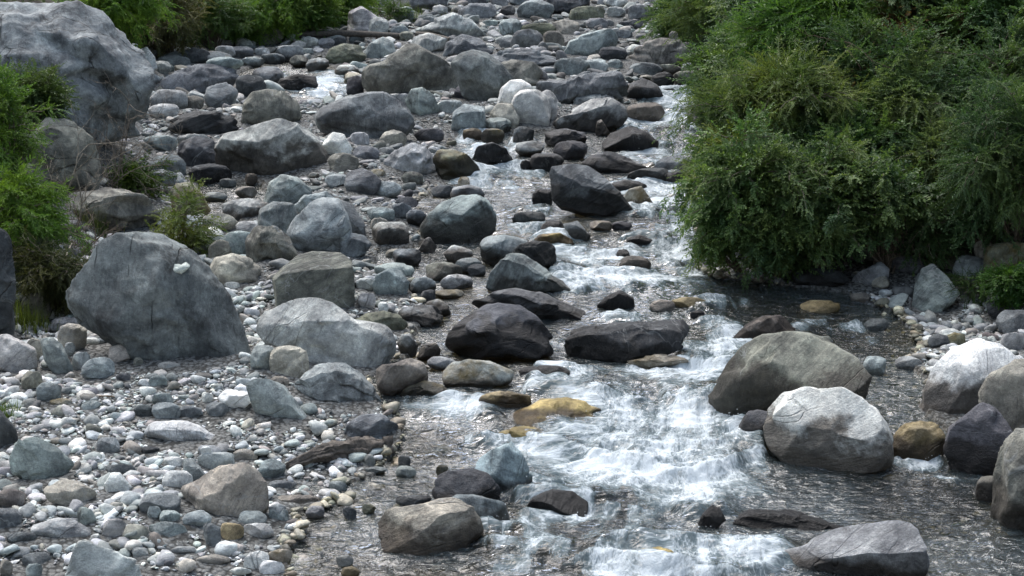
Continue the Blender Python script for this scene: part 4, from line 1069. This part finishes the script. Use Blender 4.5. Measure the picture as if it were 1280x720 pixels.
# ------------------------------------------------------------------ plants
def leaf_material(name, trans=.3, rough=.5):
    m, nt = mat(name)
    oi = N(nt, 'ShaderNodeObjectInfo').outputs['Color']
    t = N(nt, 'ShaderNodeAttribute', attribute_name='tint').outputs['Fac']
    geo = N(nt, 'ShaderNodeNewGeometry').outputs['Position']
    big = NOISE(nt, geo, 1.4, 4, .6)
    c = MIX(nt, t, MIX(nt, 1., oi, (.55, .62, .6), 'MULTIPLY'), MIX(nt, 1., oi, (1.55, 1.42, 1.1), 'MULTIPLY'))
    c = MIX(nt, MR(nt, big, .35, .68), MIX(nt, 1., c, (.7, .82, .85), 'MULTIPLY'), MIX(nt, 1., c, (1.25, 1.15, .9), 'MULTIPLY'))
    b = N(nt, 'ShaderNodeBsdfPrincipled', {'Base Color': c, 'Roughness': rough, 'Specular IOR Level': .4}).outputs[0]
    tl = N(nt, 'ShaderNodeBsdfTranslucent', {'Color': MIX(nt, 1., c, (1.3, 1.4, .7), 'MULTIPLY')}).outputs[0]
    N(nt, 'ShaderNodeOutputMaterial', {'Surface': N(nt, 'ShaderNodeMixShader', {0: trans, 1: b, 2: tl}).outputs[0]})
    return m
M_LEAF = leaf_material('leaves')
M_GRASS = leaf_material('grass_blades', .25, .6)
m, nt = mat('twig_bark')
oi = N(nt, 'ShaderNodeObjectInfo').outputs['Color']
tc = N(nt, 'ShaderNodeTexCoord').outputs['Object']
nb = NOISE(nt, N(nt, 'ShaderNodeMapping', {'Vector': tc, 'Scale': (6., 6., 6.)}).outputs[0], 4., 6, .7)
c = MIX(nt, MR(nt, nb, .3, .7), MIX(nt, 1., oi, (.5, .5, .5), 'MULTIPLY'), MIX(nt, 1., oi, (1.4, 1.4, 1.35), 'MULTIPLY'))
N(nt, 'ShaderNodeOutputMaterial', {'Surface': N(nt, 'ShaderNodeBsdfPrincipled', {'Base Color': c, 'Roughness': .85, 'Normal': N(nt, 'ShaderNodeBump', {'Height': nb, 'Strength': .8, 'Distance': .01}).outputs[0]}).outputs[0]})
M_BARK = m

def tube(path, r0, r1, sides=5, rough=0., sd=0):
    P = np.asarray(path, float); n = len(P)
    T = np.gradient(P, axis=0); T /= np.maximum(np.linalg.norm(T, axis=1), 1e-6)[:, None]
    ref = np.array([.31, .17, .93]); A = np.cross(T, ref); A /= np.maximum(np.linalg.norm(A, axis=1), 1e-6)[:, None]
    B = np.cross(T, A)
    a = np.linspace(0, 2 * PI, sides + 1)[:-1]
    r = np.linspace(r0, r1, n)[:, None] * np.ones((1, sides))
    if rough:
        q = np.stack([np.repeat(np.arange(n) * .10, sides), np.tile(np.cos(a), n) * 3, np.tile(np.sin(a), n) * 3], 1)
        r = r * (1 + rough * fbm(q + sd, 3, 7).reshape(n, sides))
    V = P[:, None] + r[..., None] * (np.cos(a)[None, :, None] * A[:, None] + np.sin(a)[None, :, None] * B[:, None])
    i = np.arange(n * sides).reshape(n, sides); j = np.roll(i, -1, 1)
    Fq = np.stack([i[:-1].ravel(), j[:-1].ravel(), j[1:].ravel(), i[1:].ravel()], 1)
    V = V.reshape(-1, 3)
    # close the ends with fans of quads that collapse on the centre
    V = np.vstack([V, P[:1], P[-1:]]); c0, c1 = len(V) - 2, len(V) - 1
    cap = [[c0, j[0, k], i[0, k], c0] for k in range(sides)] + [[c1, i[-1, k], j[-1, k], c1] for k in range(sides)]
    cap = [[f[0], f[1], f[2]] for f in cap]
    tri = np.vstack([Fq[:, [0, 1, 2]], Fq[:, [0, 2, 3]], np.array(cap)])
    return V, tri
class Bag:
    def __init__(s): s.V = []; s.F = []; s.n = 0; s.t = []
    def add(s, V, Fx, tint=None):
        s.V.append(V); s.F.append(Fx + s.n); s.n += len(V)
        if tint is not None: s.t.append(tint)
    def build(s, name, m, parent=None, loc=None, smooth=True):
        V = np.vstack(s.V)
        if loc is not None: V = V - np.asarray(loc)
        o = mesh_obj(name, V, np.vstack(s.F), m, smooth=smooth)
        if parent is not None: o.parent = parent
        elif loc is not None: o.location = loc
        if s.t: set_attr(o.data, 'tint', 'FLOAT', np.concatenate(s.t))
        return o

def spray_protos(nleaf, aspect, lsize, droop, k=7, seed=0, whorl=.9):
    """twig along +X of length 1 carrying leaves; returns (k, nv, 3), faces, per-vertex leaf id"""
    out = []
    for q in range(k):
        r = np.random.default_rng(seed + q)
        VV = []; FFx = []
        ts = np.linspace(.12, 1., nleaf)
        for i, t in enumerate(ts):
            base = np.array([t, .06 * math.sin(t * 4 + q), -droop * t * t])
            sgn = 1 if i % 2 else -1
            ang = sgn * r.uniform(.5, 1.15) * (1 - .6 * (t > .97))
            tw = r.normal(0, .45)
            d = np.array([math.cos(ang), math.sin(ang), r.normal(-.12, .3) - droop * t * .8]); d /= np.linalg.norm(d)
            sd = np.cross(d, [0, 0, 1.]); sd /= np.linalg.norm(sd)
            up = np.cross(sd, d); sd = sd * math.cos(tw) + up * math.sin(tw); up = np.cross(sd, d)
            L = lsize * r.uniform(.7, 1.25) * (1.1 - .4 * t); wdt = L * aspect / 2
            b = len(VV)
            VV += [base, base + d * L * .48 + sd * wdt + up * L * .06, base + d * L - up * L * .1, base + d * L * .48 - sd * wdt + up * L * .06]
            FFx += [[b, b + 1, b + 2], [b, b + 2, b + 3]]
        # the twig itself, a thin three-sided stalk
        p = [np.array([t, .06 * math.sin(t * 4 + q), -droop * t * t]) for t in (0, .35, .7, 1.)]
        tv, tf = tube(p, .012, .004, 3)
        b = len(VV); VV = np.vstack([np.array(VV), tv]); FFx = np.vstack([np.array(FFx), tf + b])
        out.append(VV)
    return np.array(out), FFx, nleaf * 4
KIND = {  # leaves per spray, aspect, leaf length relative to twig, droop
    'broad': spray_protos(13, .55, .24, .22, seed=1),
    'small': spray_protos(20, .5, .15, .15, seed=20),
    'fine': spray_protos(30, .3, .13, .28, seed=40),
    'willow': spray_protos(15, .22, .30, .45, seed=60),
}
def place_sprays(bag, P, Dr, L, kind, r, tintc):
    pr, Fx, nl = KIND[kind]
    k = len(P)
    wh = r.integers(0, len(pr), k)
    X = Dr / np.linalg.norm(Dr, axis=1)[:, None]
    upv = np.tile([0, 0, 1.], (k, 1)) + r.normal(0, .35, (k, 3))
    Yv = np.cross(upv, X); Yv /= np.maximum(np.linalg.norm(Yv, axis=1), 1e-5)[:, None]
    Zv = np.cross(X, Yv)
    M = np.stack([X, Yv, Zv], 2) * L[:, None, None]
    V = np.einsum('kij,kvj->kvi', M, pr[wh]) + P[:, None]
    nv = pr.shape[1]
    FF = (Fx[None] + (np.arange(k) * nv)[:, None, None]).reshape(-1, 3)
    lid = np.arange(nv) // 4
    t = np.clip(tintc[:, None] + r.normal(0, .22, (k, nv // 4 + 1))[:, lid] + r.normal(0, .15, (k, 1)), 0, 1)
    bag.add(V.reshape(-1, 3), FF, t.reshape(-1))

def shrub(label, cx, cy, rx, ry, col, kind='small', n=1500, L=.34, base=None, lobes=22, name='shrub', cat='shrub', group='shrubs on the banks of the stream', seed=0, droop=0., deep=.8, lift=.62, bark=(.17, .14, .11), reach=0, shell=.45, spiky=0.):
    r = np.random.default_rng(9000 + seed)
    B = hit(*(base or (cx, cy + ry * .8))); n = int(n * 1.35)
    if base:
        pl = B[1]
    d = rdir(cx, cy); t = (B[1] - .0) / d[1]; Cc = CAM + d * t
    k = project(Cc)[2]
    a, h = rx / F * k, ry / F * k
    g = ground(B[0], B[1])[0]
    root = np.array([B[0], B[1] + .1, ground(B[0], B[1] + .1)[0] - .05])
    Cc = Cc + np.array([0, .0, 0])
    e = bpy.data.objects.new(name, None); C.objects.link(e); e.location = root
    tag(e, label, cat, group)
    # lobes spread through the crown
    LC = []; LR = []
    for i in range(lobes):
        v = r.normal(size=3); v /= np.linalg.norm(v); v *= r.uniform(.25, 1.0) ** .8
        v[2] = v[2] * .9 + .05
        LC.append(Cc + v * np.array([a, a * deep, h])); LR.append(np.array([a, a * deep, h]) * r.uniform(.16, .42) * r.uniform(.75, 1.25, 3))
    LC = np.array(LC); LR = np.array(LR)
    wgt = (LR[:, 0] * LR[:, 2]); wgt /= wgt.sum()
    li = r.choice(lobes, n, p=wgt)
    D = r.normal(size=(n, 3)); D[:, 2] += .25; D /= np.linalg.norm(D, axis=1)[:, None]
    rad = r.uniform(shell, 1., n) ** .6 * (1 + .12 * r.normal(size=n))
    P = LC[li] + D * LR[li] * rad[:, None]
    # ragged: thin out by noise
    ok = fbm(P * (1.9 / max(a, .5)) + seed, 3, seed) > .02
    gz = ground(P[:, 0], P[:, 1], False)
    ok &= P[:, 2] > gz + .02
    P, D, li = P[ok], D[ok], li[ok]
    out = P - Cc; out /= np.maximum(np.linalg.norm(out, axis=1), 1e-5)[:, None]
    dr = D * .6 + out * .55 + r.normal(0, .4, P.shape); dr[:, 2] = dr[:, 2] * .6 + .1 + spiky - droop
    LL = L * r.uniform(.6, 1.35, len(P))
    lt = r.uniform(.2, .75, lobes)
    bag = Bag(); place_sprays(bag, P, dr, LL, kind, r, lt[li] * .75 + .12)
    # long shoots that break the outline
    shoots = []
    for i in range(int(lobes * 3.2)):
        j = r.integers(lobes); v = r.normal(size=3); v[1] -= .8; v[2] = abs(v[2]) * .9 + .1 - droop; v /= np.linalg.norm(v)
        p0 = LC[j] + v * LR[j] * .6; Ls = a * r.uniform(.35, .95) + .1
        u = np.linspace(0, 1, 9)[:, None]
        pth = p0 + v * Ls * u + np.array([0, 0, -1.]) * Ls * r.uniform(.1, .6) * u ** 2 + r.normal(0, .01, (9, 3))
        shoots.append(pth)
        q = np.repeat(pth[2:], 3, 0) + r.normal(0, .02, (21, 3)); dv = np.repeat(np.gradient(pth, axis=0)[2:], 3, 0); dv /= np.linalg.norm(dv, axis=1)[:, None]
        place_sprays(bag, q, dv + r.normal(0, .75, q.shape), L * r.uniform(.35, .8, 21), kind, r, np.full(21, lt[j] * .7 + .3))
    for i in range(reach):       # sprays that hang out over the water
        j = r.integers(lobes); v = np.array([-1., -.25, r.uniform(-.35, .35)]) + r.normal(0, .25, 3); v /= np.linalg.norm(v)
        p0 = LC[j] + v * LR[j] * .7; Ls = r.uniform(.5, 1.25) * a
        u = np.linspace(0, 1, 12)[:, None]
        pth = p0 + v * Ls * u + np.array([0, 0, -1.]) * Ls * r.uniform(.2, .8) * u ** 2 + r.normal(0, .012, (12, 3))
        shoots.append(pth)
        q = np.repeat(pth[3:], 3, 0) + r.normal(0, .03, (27, 3)); dv = np.repeat(np.gradient(pth, axis=0)[3:], 3, 0); dv /= np.linalg.norm(dv, axis=1)[:, None]
        place_sprays(bag, q, dv + r.normal(0, .7, q.shape) + [0, 0, -.25], L * r.uniform(.4, .9, 27), kind, r, np.full(27, lt[j] * .6 + .4))
    f = bag.build('foliage', M_LEAF, e, root, smooth=False); f.color = (*col, 1)
    sb = Bag()
    for i in range(lobes):
        for q in range(2):
            T = LC[i] + r.normal(size=3) * LR[i] * (.5 if q else .1)
            mid = root * .5 + T * .5 + r.normal(size=3) * a * .12 + np.array([0, 0, h * .15])
            u = np.linspace(0, 1, 7)[:, None]
            st = root + r.normal(size=3) * np.array([.12, .12, 0]) * a
            pth = (1 - u) ** 2 * st + 2 * u * (1 - u) * mid + u ** 2 * T + r.normal(0, .012 * a, (7, 3))
            sb.add(*tube(pth, .026 * max(a, .6), .006, 5))
    for pth in shoots: sb.add(*tube(pth, .007, .003, 4))
    s = sb.build('stem', M_BARK, e, root); s.color = (*bark, 1)
    return e

GR = (.105, .18, .075); OL = (.115, .175, .075); DK = (.08, .14, .066); GL = (.14, .20, .12); YG = (.14, .18, .05); BRI = (.125, .22, .045); BL = (.09, .15, .075)
S = shrub
# right bank, from the water upwards
S('broad-leaved green shrub hanging its lowest branches over the rapids', 928, 245, 46, 76, GR, 'broad', 1150, .26, base=(955, 345), seed=1, reach=16, droop=.25, group='shrubs on the right bank')
S('olive green shrub behind the overhanging one beside the rapids', 985, 240, 72, 74, OL, 'small', 2100, .30, base=(1010, 348), seed=2, reach=10, group='shrubs on the right bank')
S('dark shrub with drooping leaves right above the dark flat boulder', 1025, 278, 58, 46, DK, 'broad', 1500, .26, base=(1030, 350), seed=3, droop=.2, group='shrubs on the right bank')
S('green shrub with big pale leaf rosettes above the wedge-topped boulder', 1105, 260, 66, 52, BL, 'broad', 1700, .30, base=(1110, 340), seed=4, group='shrubs on the right bank')
S('loose grey-green shrub above the pale blue slab', 1185, 235, 66, 66, GL, 'fine', 1900, .30, base=(1190, 300), seed=5, group='shrubs on the right bank')
S('dark dense shrub at the right picture edge above the mossy boulder', 1262, 210, 58, 90, DK, 'fine', 2000, .34, base=(1270, 310), seed=6, droop=.2, group='shrubs on the right bank')
S('yellowish loose shrub leaning towards the water above the overhanging one', 925, 165, 50, 50, OL, 'small', 1500, .32, base=(940, 250), seed=7, reach=14, group='shrubs on the right bank')
S('yellow-green arching shrub in the middle of the right bank', 995, 140, 70, 52, (.125, .175, .07), 'fine', 1700, .42, base=(1010, 215), seed=8, droop=.25, group='shrubs on the right bank')
S('mid green bushy shrub in the middle of the right bank', 1085, 185, 64, 52, GR, 'small', 1600, .34, base=(1090, 250), seed=9, group='shrubs on the right bank')
S('blue-green feathery shrub high on the right bank', 1165, 130, 62, 55, GL, 'fine', 1900, .36, base=(1170, 205), seed=10, group='shrubs on the right bank')
S('tall dark shrub at the right picture edge, second from the top', 1258, 110, 60, 66, BL, 'small', 1800, .34, base=(1265, 200), seed=11, group='shrubs on the right bank')
S('deep green shrub beside the far right boulders', 930, 92, 44, 50, GR, 'small', 1300, .40, base=(925, 150), seed=12, reach=10, group='shrubs on the right bank')
S('bright feathery drooping bush high in the right thicket', 1022, 55, 52, 66, (.09, .17, .05), 'willow', 1500, .46, base=(1030, 150), seed=13, droop=.5, group='shrubs on the right bank')
S('dark shrub behind the brown dead bush', 1098, 95, 56, 56, DK, 'small', 1500, .40, base=(1100, 170), seed=14, group='shrubs on the right bank')
S('brown half-dead twiggy bush high on the right bank', 1150, 48, 50, 38, (.12, .085, .055), 'fine', 1000, .40, base=(1155, 95), seed=15, group='shrubs on the right bank')
S('green shrub in the upper right corner', 1240, 30, 62, 48, GR, 'small', 1600, .38, base=(1245, 90), seed=16, group='shrubs on the right bank')
S('pale green shrub at the top beside the blue-black boulder', 858, 22, 30, 32, (.09, .16, .06), 'small', 1100, .42, base=(862, 62), seed=17, reach=8, group='shrubs on the right bank')
S('loose olive shrub at the top of the right bank', 912, 22, 52, 42, OL, 'fine', 1500, .46, base=(915, 72), seed=18, group='shrubs on the right bank')
S('grey-green shrub at the top edge of the right thicket', 975, 0, 48, 42, GL, 'small', 1300, .44, base=(980, 55), seed=19, group='shrubs on the right bank')
S('dark shrub at the top edge right of the bright feathery bush', 1085, 5, 56, 48, DK, 'small', 1500, .44, base=(1090, 60), seed=20, group='shrubs on the right bank')
S('dull green shrub at the top edge left of the corner', 1170, -5, 54, 40, BL, 'small', 1200, .42, base=(1175, 45), seed=21, group='shrubs on the right bank')
S('fresh green leafy plant at the right edge above the shingle', 1268, 352, 26, 26, (.06, .13, .03), 'broad', 420, .20, base=(1268, 380), seed=22, name='plant', cat='plant', group='small plants on the banks', lobes=5)
S('small fern-like plant below the pale blue slab block', 1222, 360, 22, 15, (.055, .10, .03), 'fine', 260, .2, base=(1222, 376), seed=23, name='plant', cat='plant', group='small plants on the banks', lobes=4)
S('dark low shrub rooted among the small boulders under the thicket', 1150, 296, 36, 22, DK, 'small', 700, .24, base=(1150, 335), seed=24, group='shrubs on the right bank')
S('dark leafy shrub growing over the water left of the flat boulder', 955, 304, 34, 28, DK, 'broad', 700, .24, base=(975, 350), seed=25, droop=.2, group='shrubs on the right bank')
S('dark shrub filling the middle of the right thicket', 1240, 272, 42, 24, DK, 'small', 800, .28, base=(1235, 318), seed=26, group='shrubs on the right bank')
S('olive shrub between the feathery and the deep green ones', 965, 72, 40, 46, OL, 'small', 1100, .40, base=(970, 135), seed=27, group='shrubs on the right bank')
# left bank
S('vivid green bush at the left picture edge below the huge crag', 2, 175, 48, 82, BRI, 'small', 2000, .26, base=(5, 270), seed=31, group='shrubs on the left bank', droop=.1)
S('lower vivid green bush at the left edge above the rock wall', 26, 268, 44, 44, BRI, 'willow', 1300, .26, base=(22, 318), seed=32, group='shrubs on the left bank', droop=.3)
S('olive fine-leaved shrub beside the giant slate-grey boulder', 62, 348, 44, 36, (.06, .07, .03), 'fine', 1200, .24, base=(60, 390), seed=33, group='shrubs on the left bank')
S('leafy green weed before the rounded dark boulder', 178, 222, 34, 24, (.07, .12, .03), 'broad', 420, .22, base=(182, 248), seed=34, name='plant', cat='plant', group='small plants on the banks', lobes=6)
S('yellow-green spindly shrub above the cream boulder', 222, 282, 34, 34, YG, 'small', 480, .24, base=(225, 318), seed=35, group='shrubs on the left bank', lobes=7)
S('bright green feathery bush behind the top of the huge crag', 135, 8, 46, 36, (.14, .25, .05), 'willow', 1300, .40, base=(150, 60), seed=36, group='shrubs on the left bank', droop=.3)
S('dark twiggy olive shrub right of the huge crag', 200, 30, 44, 40, (.11, .115, .06), 'fine', 1300, .42, base=(205, 72), seed=37, group='shrubs on the left bank')
S('dark green shrub in the row under the top edge', 262, 22, 42, 38, (.09, .155, .05), 'small', 1300, .40, base=(265, 60), seed=38, group='shrubs on the left bank')
S('fresh green shrub above the left end of the log', 320, 12, 42, 36, (.13, .23, .05), 'willow', 1200, .42, base=(320, 48), seed=39, group='shrubs on the left bank', droop=.3)
S('deep green shrub above the middle of the log', 372, 10, 40, 34, (.10, .18, .045), 'small', 1200, .42, base=(375, 44), seed=40, group='shrubs on the left bank')
S('bright green shrub beside the pale lumpy boulder', 422, 2, 36, 30, (.13, .23, .05), 'willow', 1000, .42, base=(425, 36), seed=41, group='shrubs on the left bank', droop=.2)
S('low green plant on the far gravel beside the pale boulder', 482, 14, 26, 12, (.06, .12, .02), 'small', 260, .26, base=(482, 30), seed=42, name='plant', cat='plant', group='small plants on the banks', lobes=5)

# bare, dried shrubs: only stems
def dry_shrub(label, bx, by, topx, topy, spread, col, n, seed, rr=.008):
    r = np.random.default_rng(seed)
    B = hit(bx, by); B = B - np.array([0, 0, .03]); k = project(B)[2]
    d = rdir(topx, topy); T = CAM + d * ((B[1] - .1) / d[1])
    bag = Bag()
    def grow(p, dirv, L, rad, lev):
        m_ = 7; pts = [p]; dv = dirv.copy()
        for i in range(m_):
            dv = dv + r.normal(0, .16, 3); dv /= np.linalg.norm(dv)
            pts.append(pts[-1] + dv * L / m_)
        bag.add(*tube(pts, rad, rad * .4, 4))
        if lev > 0:
            for q in range(4):
                i = r.integers(2, m_ + 1)
                nd = dv + r.normal(0, .65, 3); nd /= np.linalg.norm(nd)
                grow(pts[i], nd, L * r.uniform(.4, .65), rad * .5, lev - 1)
    for i in range(n):
        tgt = T + r.normal(size=3) * spread / F * k
        v = tgt - B; L = np.linalg.norm(v) * r.uniform(.7, 1.1)
        grow(B + r.normal(0, .05, 3) * [1, 1, 0], v / np.linalg.norm(v), L, rr * r.uniform(.6, 1.4), 2)
    o = bag.build('dry_shrub', M_BARK, loc=B); o.color = (*col, 1)
    tag(o, label, 'dry shrub', 'dried shrubs on the banks')
dry_shrub('dried leafless shrub with pale twigs before the brown-grey boulder', 140, 236, 148, 165, 26, (.20, .17, .14), 16, 71)
dry_shrub('grey leafless twigs arching over the low rough boulder', 90, 300, 85, 215, 26, (.24, .21, .17), 10, 72)
dry_shrub('brown tangle of dead twigs at the left shoulder of the giant boulder', 108, 318, 100, 292, 26, (.13, .10, .075), 26, 73, .006)
dry_shrub('leafless brown twigs rising behind the dark shrub of the right thicket', 1160, 100, 1185, 30, 24, (.10, .08, .06), 9, 74, .012)
dry_shrub('thin pale dead stem in the right thicket above the wedge-topped boulder', 1125, 335, 1118, 295, 10, (.22, .19, .14), 4, 75)

dry_shrub('pale bare stems fanning out at the foot of the thicket by the brown boulder', 1150, 338, 1165, 270, 26, (.22, .19, .15), 9, 76, .008)
dry_shrub('reddish brown dead twigs in the middle of the right thicket', 1080, 150, 1085, 95, 34, (.13, .08, .06), 14, 77, .010)
dry_shrub('grey dead branches sticking out over the rapids from the right thicket', 940, 215, 890, 200, 16, (.20, .18, .15), 7, 78, .009)

S('light green spray of leaves hanging low over the white water', 884, 292, 17, 44, (.12, .19, .07), 'broad', 130, .22, base=(930, 345), seed=51, droop=.5, lobes=7, group='shrubs on the right bank')
S('thin leafy branch tips reaching over the upper rapids', 878, 215, 18, 30, (.13, .19, .07), 'small', 120, .28, base=(900, 300), seed=52, droop=.3, lobes=7, group='shrubs on the right bank')
S('fresh green shrub filling the hollow between olive and grey-green shrubs', 1050, 225, 60, 46, (.11, .185, .06), 'broad', 1300, .30, base=(1055, 300), seed=53, group='shrubs on the right bank')
S('light feathery shrub spreading over the blue-green one', 1120, 115, 54, 34, (.13, .20, .085), 'willow', 1000, .38, base=(1125, 180), seed=54, group='shrubs on the right bank', droop=.4)
S('yellow-green loose twigs above the overhanging shrub', 950, 205, 44, 40, (.16, .20, .05), 'small', 700, .32, base=(965, 270), seed=55, reach=10, group='shrubs on the right bank')
S('dark green shrub behind the vivid bushes on the left', 40, 120, 24, 26, (.08, .13, .045), 'small', 500, .3, base=(42, 200), seed=56, group='shrubs on the left bank', lobes=9)

S('rusty brown half-dead shrub in the heart of the right thicket', 1062, 118, 34, 26, (.15, .105, .06), 'fine', 500, .34, base=(1065, 165), seed=57, group='shrubs on the right bank')
S('straw-coloured dry shrub low in the right thicket above the flat boulder', 1010, 262, 30, 26, (.20, .17, .09), 'small', 380, .28, base=(1015, 325), seed=58, group='shrubs on the right bank')
S('pale yellow-green shrub on the outer face of the right thicket', 1140, 215, 44, 34, (.16, .21, .09), 'willow', 700, .32, base=(1145, 275), seed=59, group='shrubs on the right bank', droop=.4)
dry_shrub('long pale crooked dead branch across the face of the right thicket', 1200, 262, 1185, 175, 22, (.30, .27, .22), 5, 79, .012)

# undergrowth and grass that no one could count
def undergrowth(name, poly, y0, y1, x0, x1, n, col, L, seed, edge=.25, kind='small'):
    r = np.random.default_rng(seed)
    yy = r.uniform(y0, y1, n * 3); xx = r.uniform(x0, x1, n * 3)
    d = -sdf(poly, xx, yy)
    ok = (d > edge) & (r.uniform(0, 1, n * 3) < ss(edge, edge + 1.0, d)) & (np.abs(xx) < yy * .62 + 1)
    xx, yy = xx[ok][:n], yy[ok][:n]
    P = np.stack([xx, yy, ground(xx, yy) + np.abs(r.normal(0, .14, len(xx)))], 1)
    D = r.normal(size=P.shape); D[:, 2] = np.abs(D[:, 2]) + .3
    bag = Bag(); place_sprays(bag, P, D, L * r.uniform(.6, 1.4, len(P)), kind, r, np.clip(fbm(P * .8, 2, seed) * .5 + .4, 0, 1))
    o = bag.build(name, M_LEAF, smooth=False); o.color = (*col, 1)
    tag(o, kind='stuff'); return o
undergrowth('undergrowth', RBANK, 14, 48, 2, 20, 17000, (.07, .095, .04), .34, 5)
undergrowth('undergrowth', LBANK, 24, 52, -22, -3, 6500, (.08, .12, .045), .36, 6, edge=.5, kind='fine')

def tuft(label, px, py, n, hgt, spread, col, seed, cat='grass tuft'):
    r = np.random.default_rng(seed)
    B = hit(px, py); bag = Bag()
    for i in range(n):
        b = B + r.normal(0, spread, 3) * [1, 1, 0]; b[2] = ground(b[0], b[1])[0] - .01
        a = r.uniform(0, 2 * PI); lean = r.uniform(.1, .8); h = hgt * r.uniform(.5, 1.2)
        u = np.linspace(0, 1, 5)
        c_ = b + np.stack([np.cos(a) * lean * h * u ** 1.7, np.sin(a) * lean * h * u ** 1.7, h * u * (1 - .35 * lean * u)], 1)
        wv = np.array([-math.sin(a), math.cos(a), 0]) * .004 * (1 + hgt)
        ws = (1 - u[:, None]) * wv + 1e-4
        V = np.vstack([c_ - ws, c_ + ws]); q = []
        for j in range(4): q += [[j, j + 1, 6 + j], [j, 6 + j, 5 + j]]
        bag.add(V, np.array(q), np.full(10, r.uniform(0, 1)))
    o = bag.build('grass_tuft', M_GRASS, loc=B, smooth=False); o.color = (*col, 1)
    tag(o, label, cat, 'grass tufts on the banks', 'stuff' if spread > .3 else None)
    if spread > .3: o.name = 'grass'
tuft('grass tuft growing over the left stone cluster', 36, 410, 260, .30, .09, (.09, .13, .03), 81)
tuft('small grass clump at the left edge above the bare sand', 6, 520, 120, .16, .06, (.08, .13, .03), 82)
tuft('pale grass tuft below the leaves of the dried shrub', 118, 285, 220, .30, .12, (.11, .13, .05), 83)
tuft('yellowish grass patch between the pale lumpy boulders at the top', 500, 22, 420, .32, .5, (.11, .15, .03), 84)
tuft('grass patch right of the grey stone at the top', 520, 12, 300, .30, .4, (.10, .14, .03), 85)
tuft('grass tuft beside the fern-like plant on the right bank', 1240, 372, 200, .22, .12, (.06, .11, .03), 86)
tuft('grassy fringe at the foot of the upper left shrubs', 215, 62, 300, .38, .35, (.08, .11, .03), 87)

# driftwood
def log(label, p0, p1, r0, r1, col, seed, lift, bend=.05, rough=.25, sides=14, branch=0):
    A = hit(*p0); B = hit(*p1); A = A + [0, 0, lift]; B = B + [0, 0, lift]
    r = np.random.default_rng(seed)
    u = np.linspace(0, 1, 26)[:, None]
    nu = 60; u = np.linspace(0, 1, nu)[:, None]
    P = A + (B - A) * u + np.sin(u * PI * 1.3) * np.array([0, .3, 1]) * bend + r.normal(0, .0015, (nu, 3))
    bag = Bag(); bag.add(*tube(P, r0, r1, sides, rough, seed))
    for i in range(branch):
        j = r.integers(8, 52); dv = r.normal(size=3); dv[2] = abs(dv[2]); dv /= np.linalg.norm(dv)
        q = P[j] + dv * np.linspace(0, r0 * r.uniform(1.5, 3.2), 5)[:, None]
        bag.add(*tube(q, r0 * .35, r0 * .12, 7, .2, seed + i))
    o = bag.build('driftwood_log', M_BARK, loc=A - [0, 0, lift]); o.color = (*col, 1)
    tag(o, label, 'log', 'driftwood')
log('weathered brown driftwood log half buried where the gravel meets the water', (360, 588), (480, 562), .03, .12, (.105, .09, .078), 91, .03, .05, .75, 40, 4)
log('long thin grey log lying across the stones under the upper left shrubs', (372, 50), (505, 49), .075, .065, (.085, .075, .066), 92, .10, .04, .15)
log('short pale end of log continuing to the right of the long one', (520, 48), (562, 54), .06, .05, (.16, .14, .12), 93, .10, .02, .15)
log('thin dry stick lying on the upper gravel', (116, 500), (162, 502), .008, .006, (.22, .16, .11), 94, .03, .01, .1, 6)
log('bleached bent stick beside the giant slate-grey boulder', (78, 345), (96, 300), .012, .006, (.34, .30, .25), 95, .06, .06, .1, 6)
# ------------------------------------------------------------------ light, sky, camera
SUN_EL, SUN_AZ = math.radians(60), math.radians(-34)   # azimuth from +Y towards +X
w = bpy.data.worlds.new('World'); scene.world = w; w.use_nodes = True
nt = w.node_tree; nt.nodes.clear()
sky = nt.nodes.new('ShaderNodeTexSky'); sky.sky_type = 'NISHITA'; sky.sun_disc = False
sky.sun_elevation = SUN_EL; sky.sun_rotation = SUN_AZ
sky.air_density = 1.0; sky.dust_density = 3.0; sky.ozone_density = 1.0
hs = N(nt, 'ShaderNodeHueSaturation', {'Saturation': .75, 'Hue': .49, 'Color': sky.outputs[0]})
bg = N(nt, 'ShaderNodeBackground', {'Color': hs.outputs[0], 'Strength': .145})
N(nt, 'ShaderNodeOutputWorld', {'Surface': bg.outputs[0]})
sl = bpy.data.lights.new('sun', 'SUN'); sl.energy = 1.5; sl.angle = math.radians(60); sl.color = (1, .98, .95)
so = bpy.data.objects.new('sun', sl); C.objects.link(so)
d = Vector((math.cos(SUN_EL) * math.sin(SUN_AZ), math.cos(SUN_EL) * math.cos(SUN_AZ), math.sin(SUN_EL)))
so.rotation_euler = d.to_track_quat('Z', 'Y').to_euler()
cd = bpy.data.cameras.new('camera'); cd.lens = 36 * F / 1280; cd.sensor_width = 36; cd.clip_end = 1000; cd.clip_start = .1
co = bpy.data.objects.new('camera', cd); C.objects.link(co)
co.location = (0, 0, CAMZ); co.rotation_euler = (PI / 2 - PITCH, 0, 0)
scene.camera = co
scene.view_settings.view_transform = 'Standard'; scene.view_settings.look = 'None'
scene.view_settings.gamma = 1; scene.view_settings.use_curve_mapping = False
scene.view_settings.exposure = EXPOSURE
scene.render.engine = 'CYCLES'
scene.cycles.max_bounces = 7; scene.cycles.diffuse_bounces = 3; scene.cycles.glossy_bounces = 2
scene.cycles.transparent_max_bounces = 8; scene.cycles.transmission_bounces = 3
scene.cycles.caustics_reflective = False; scene.cycles.caustics_refractive = False
scene.cycles.use_denoising = True
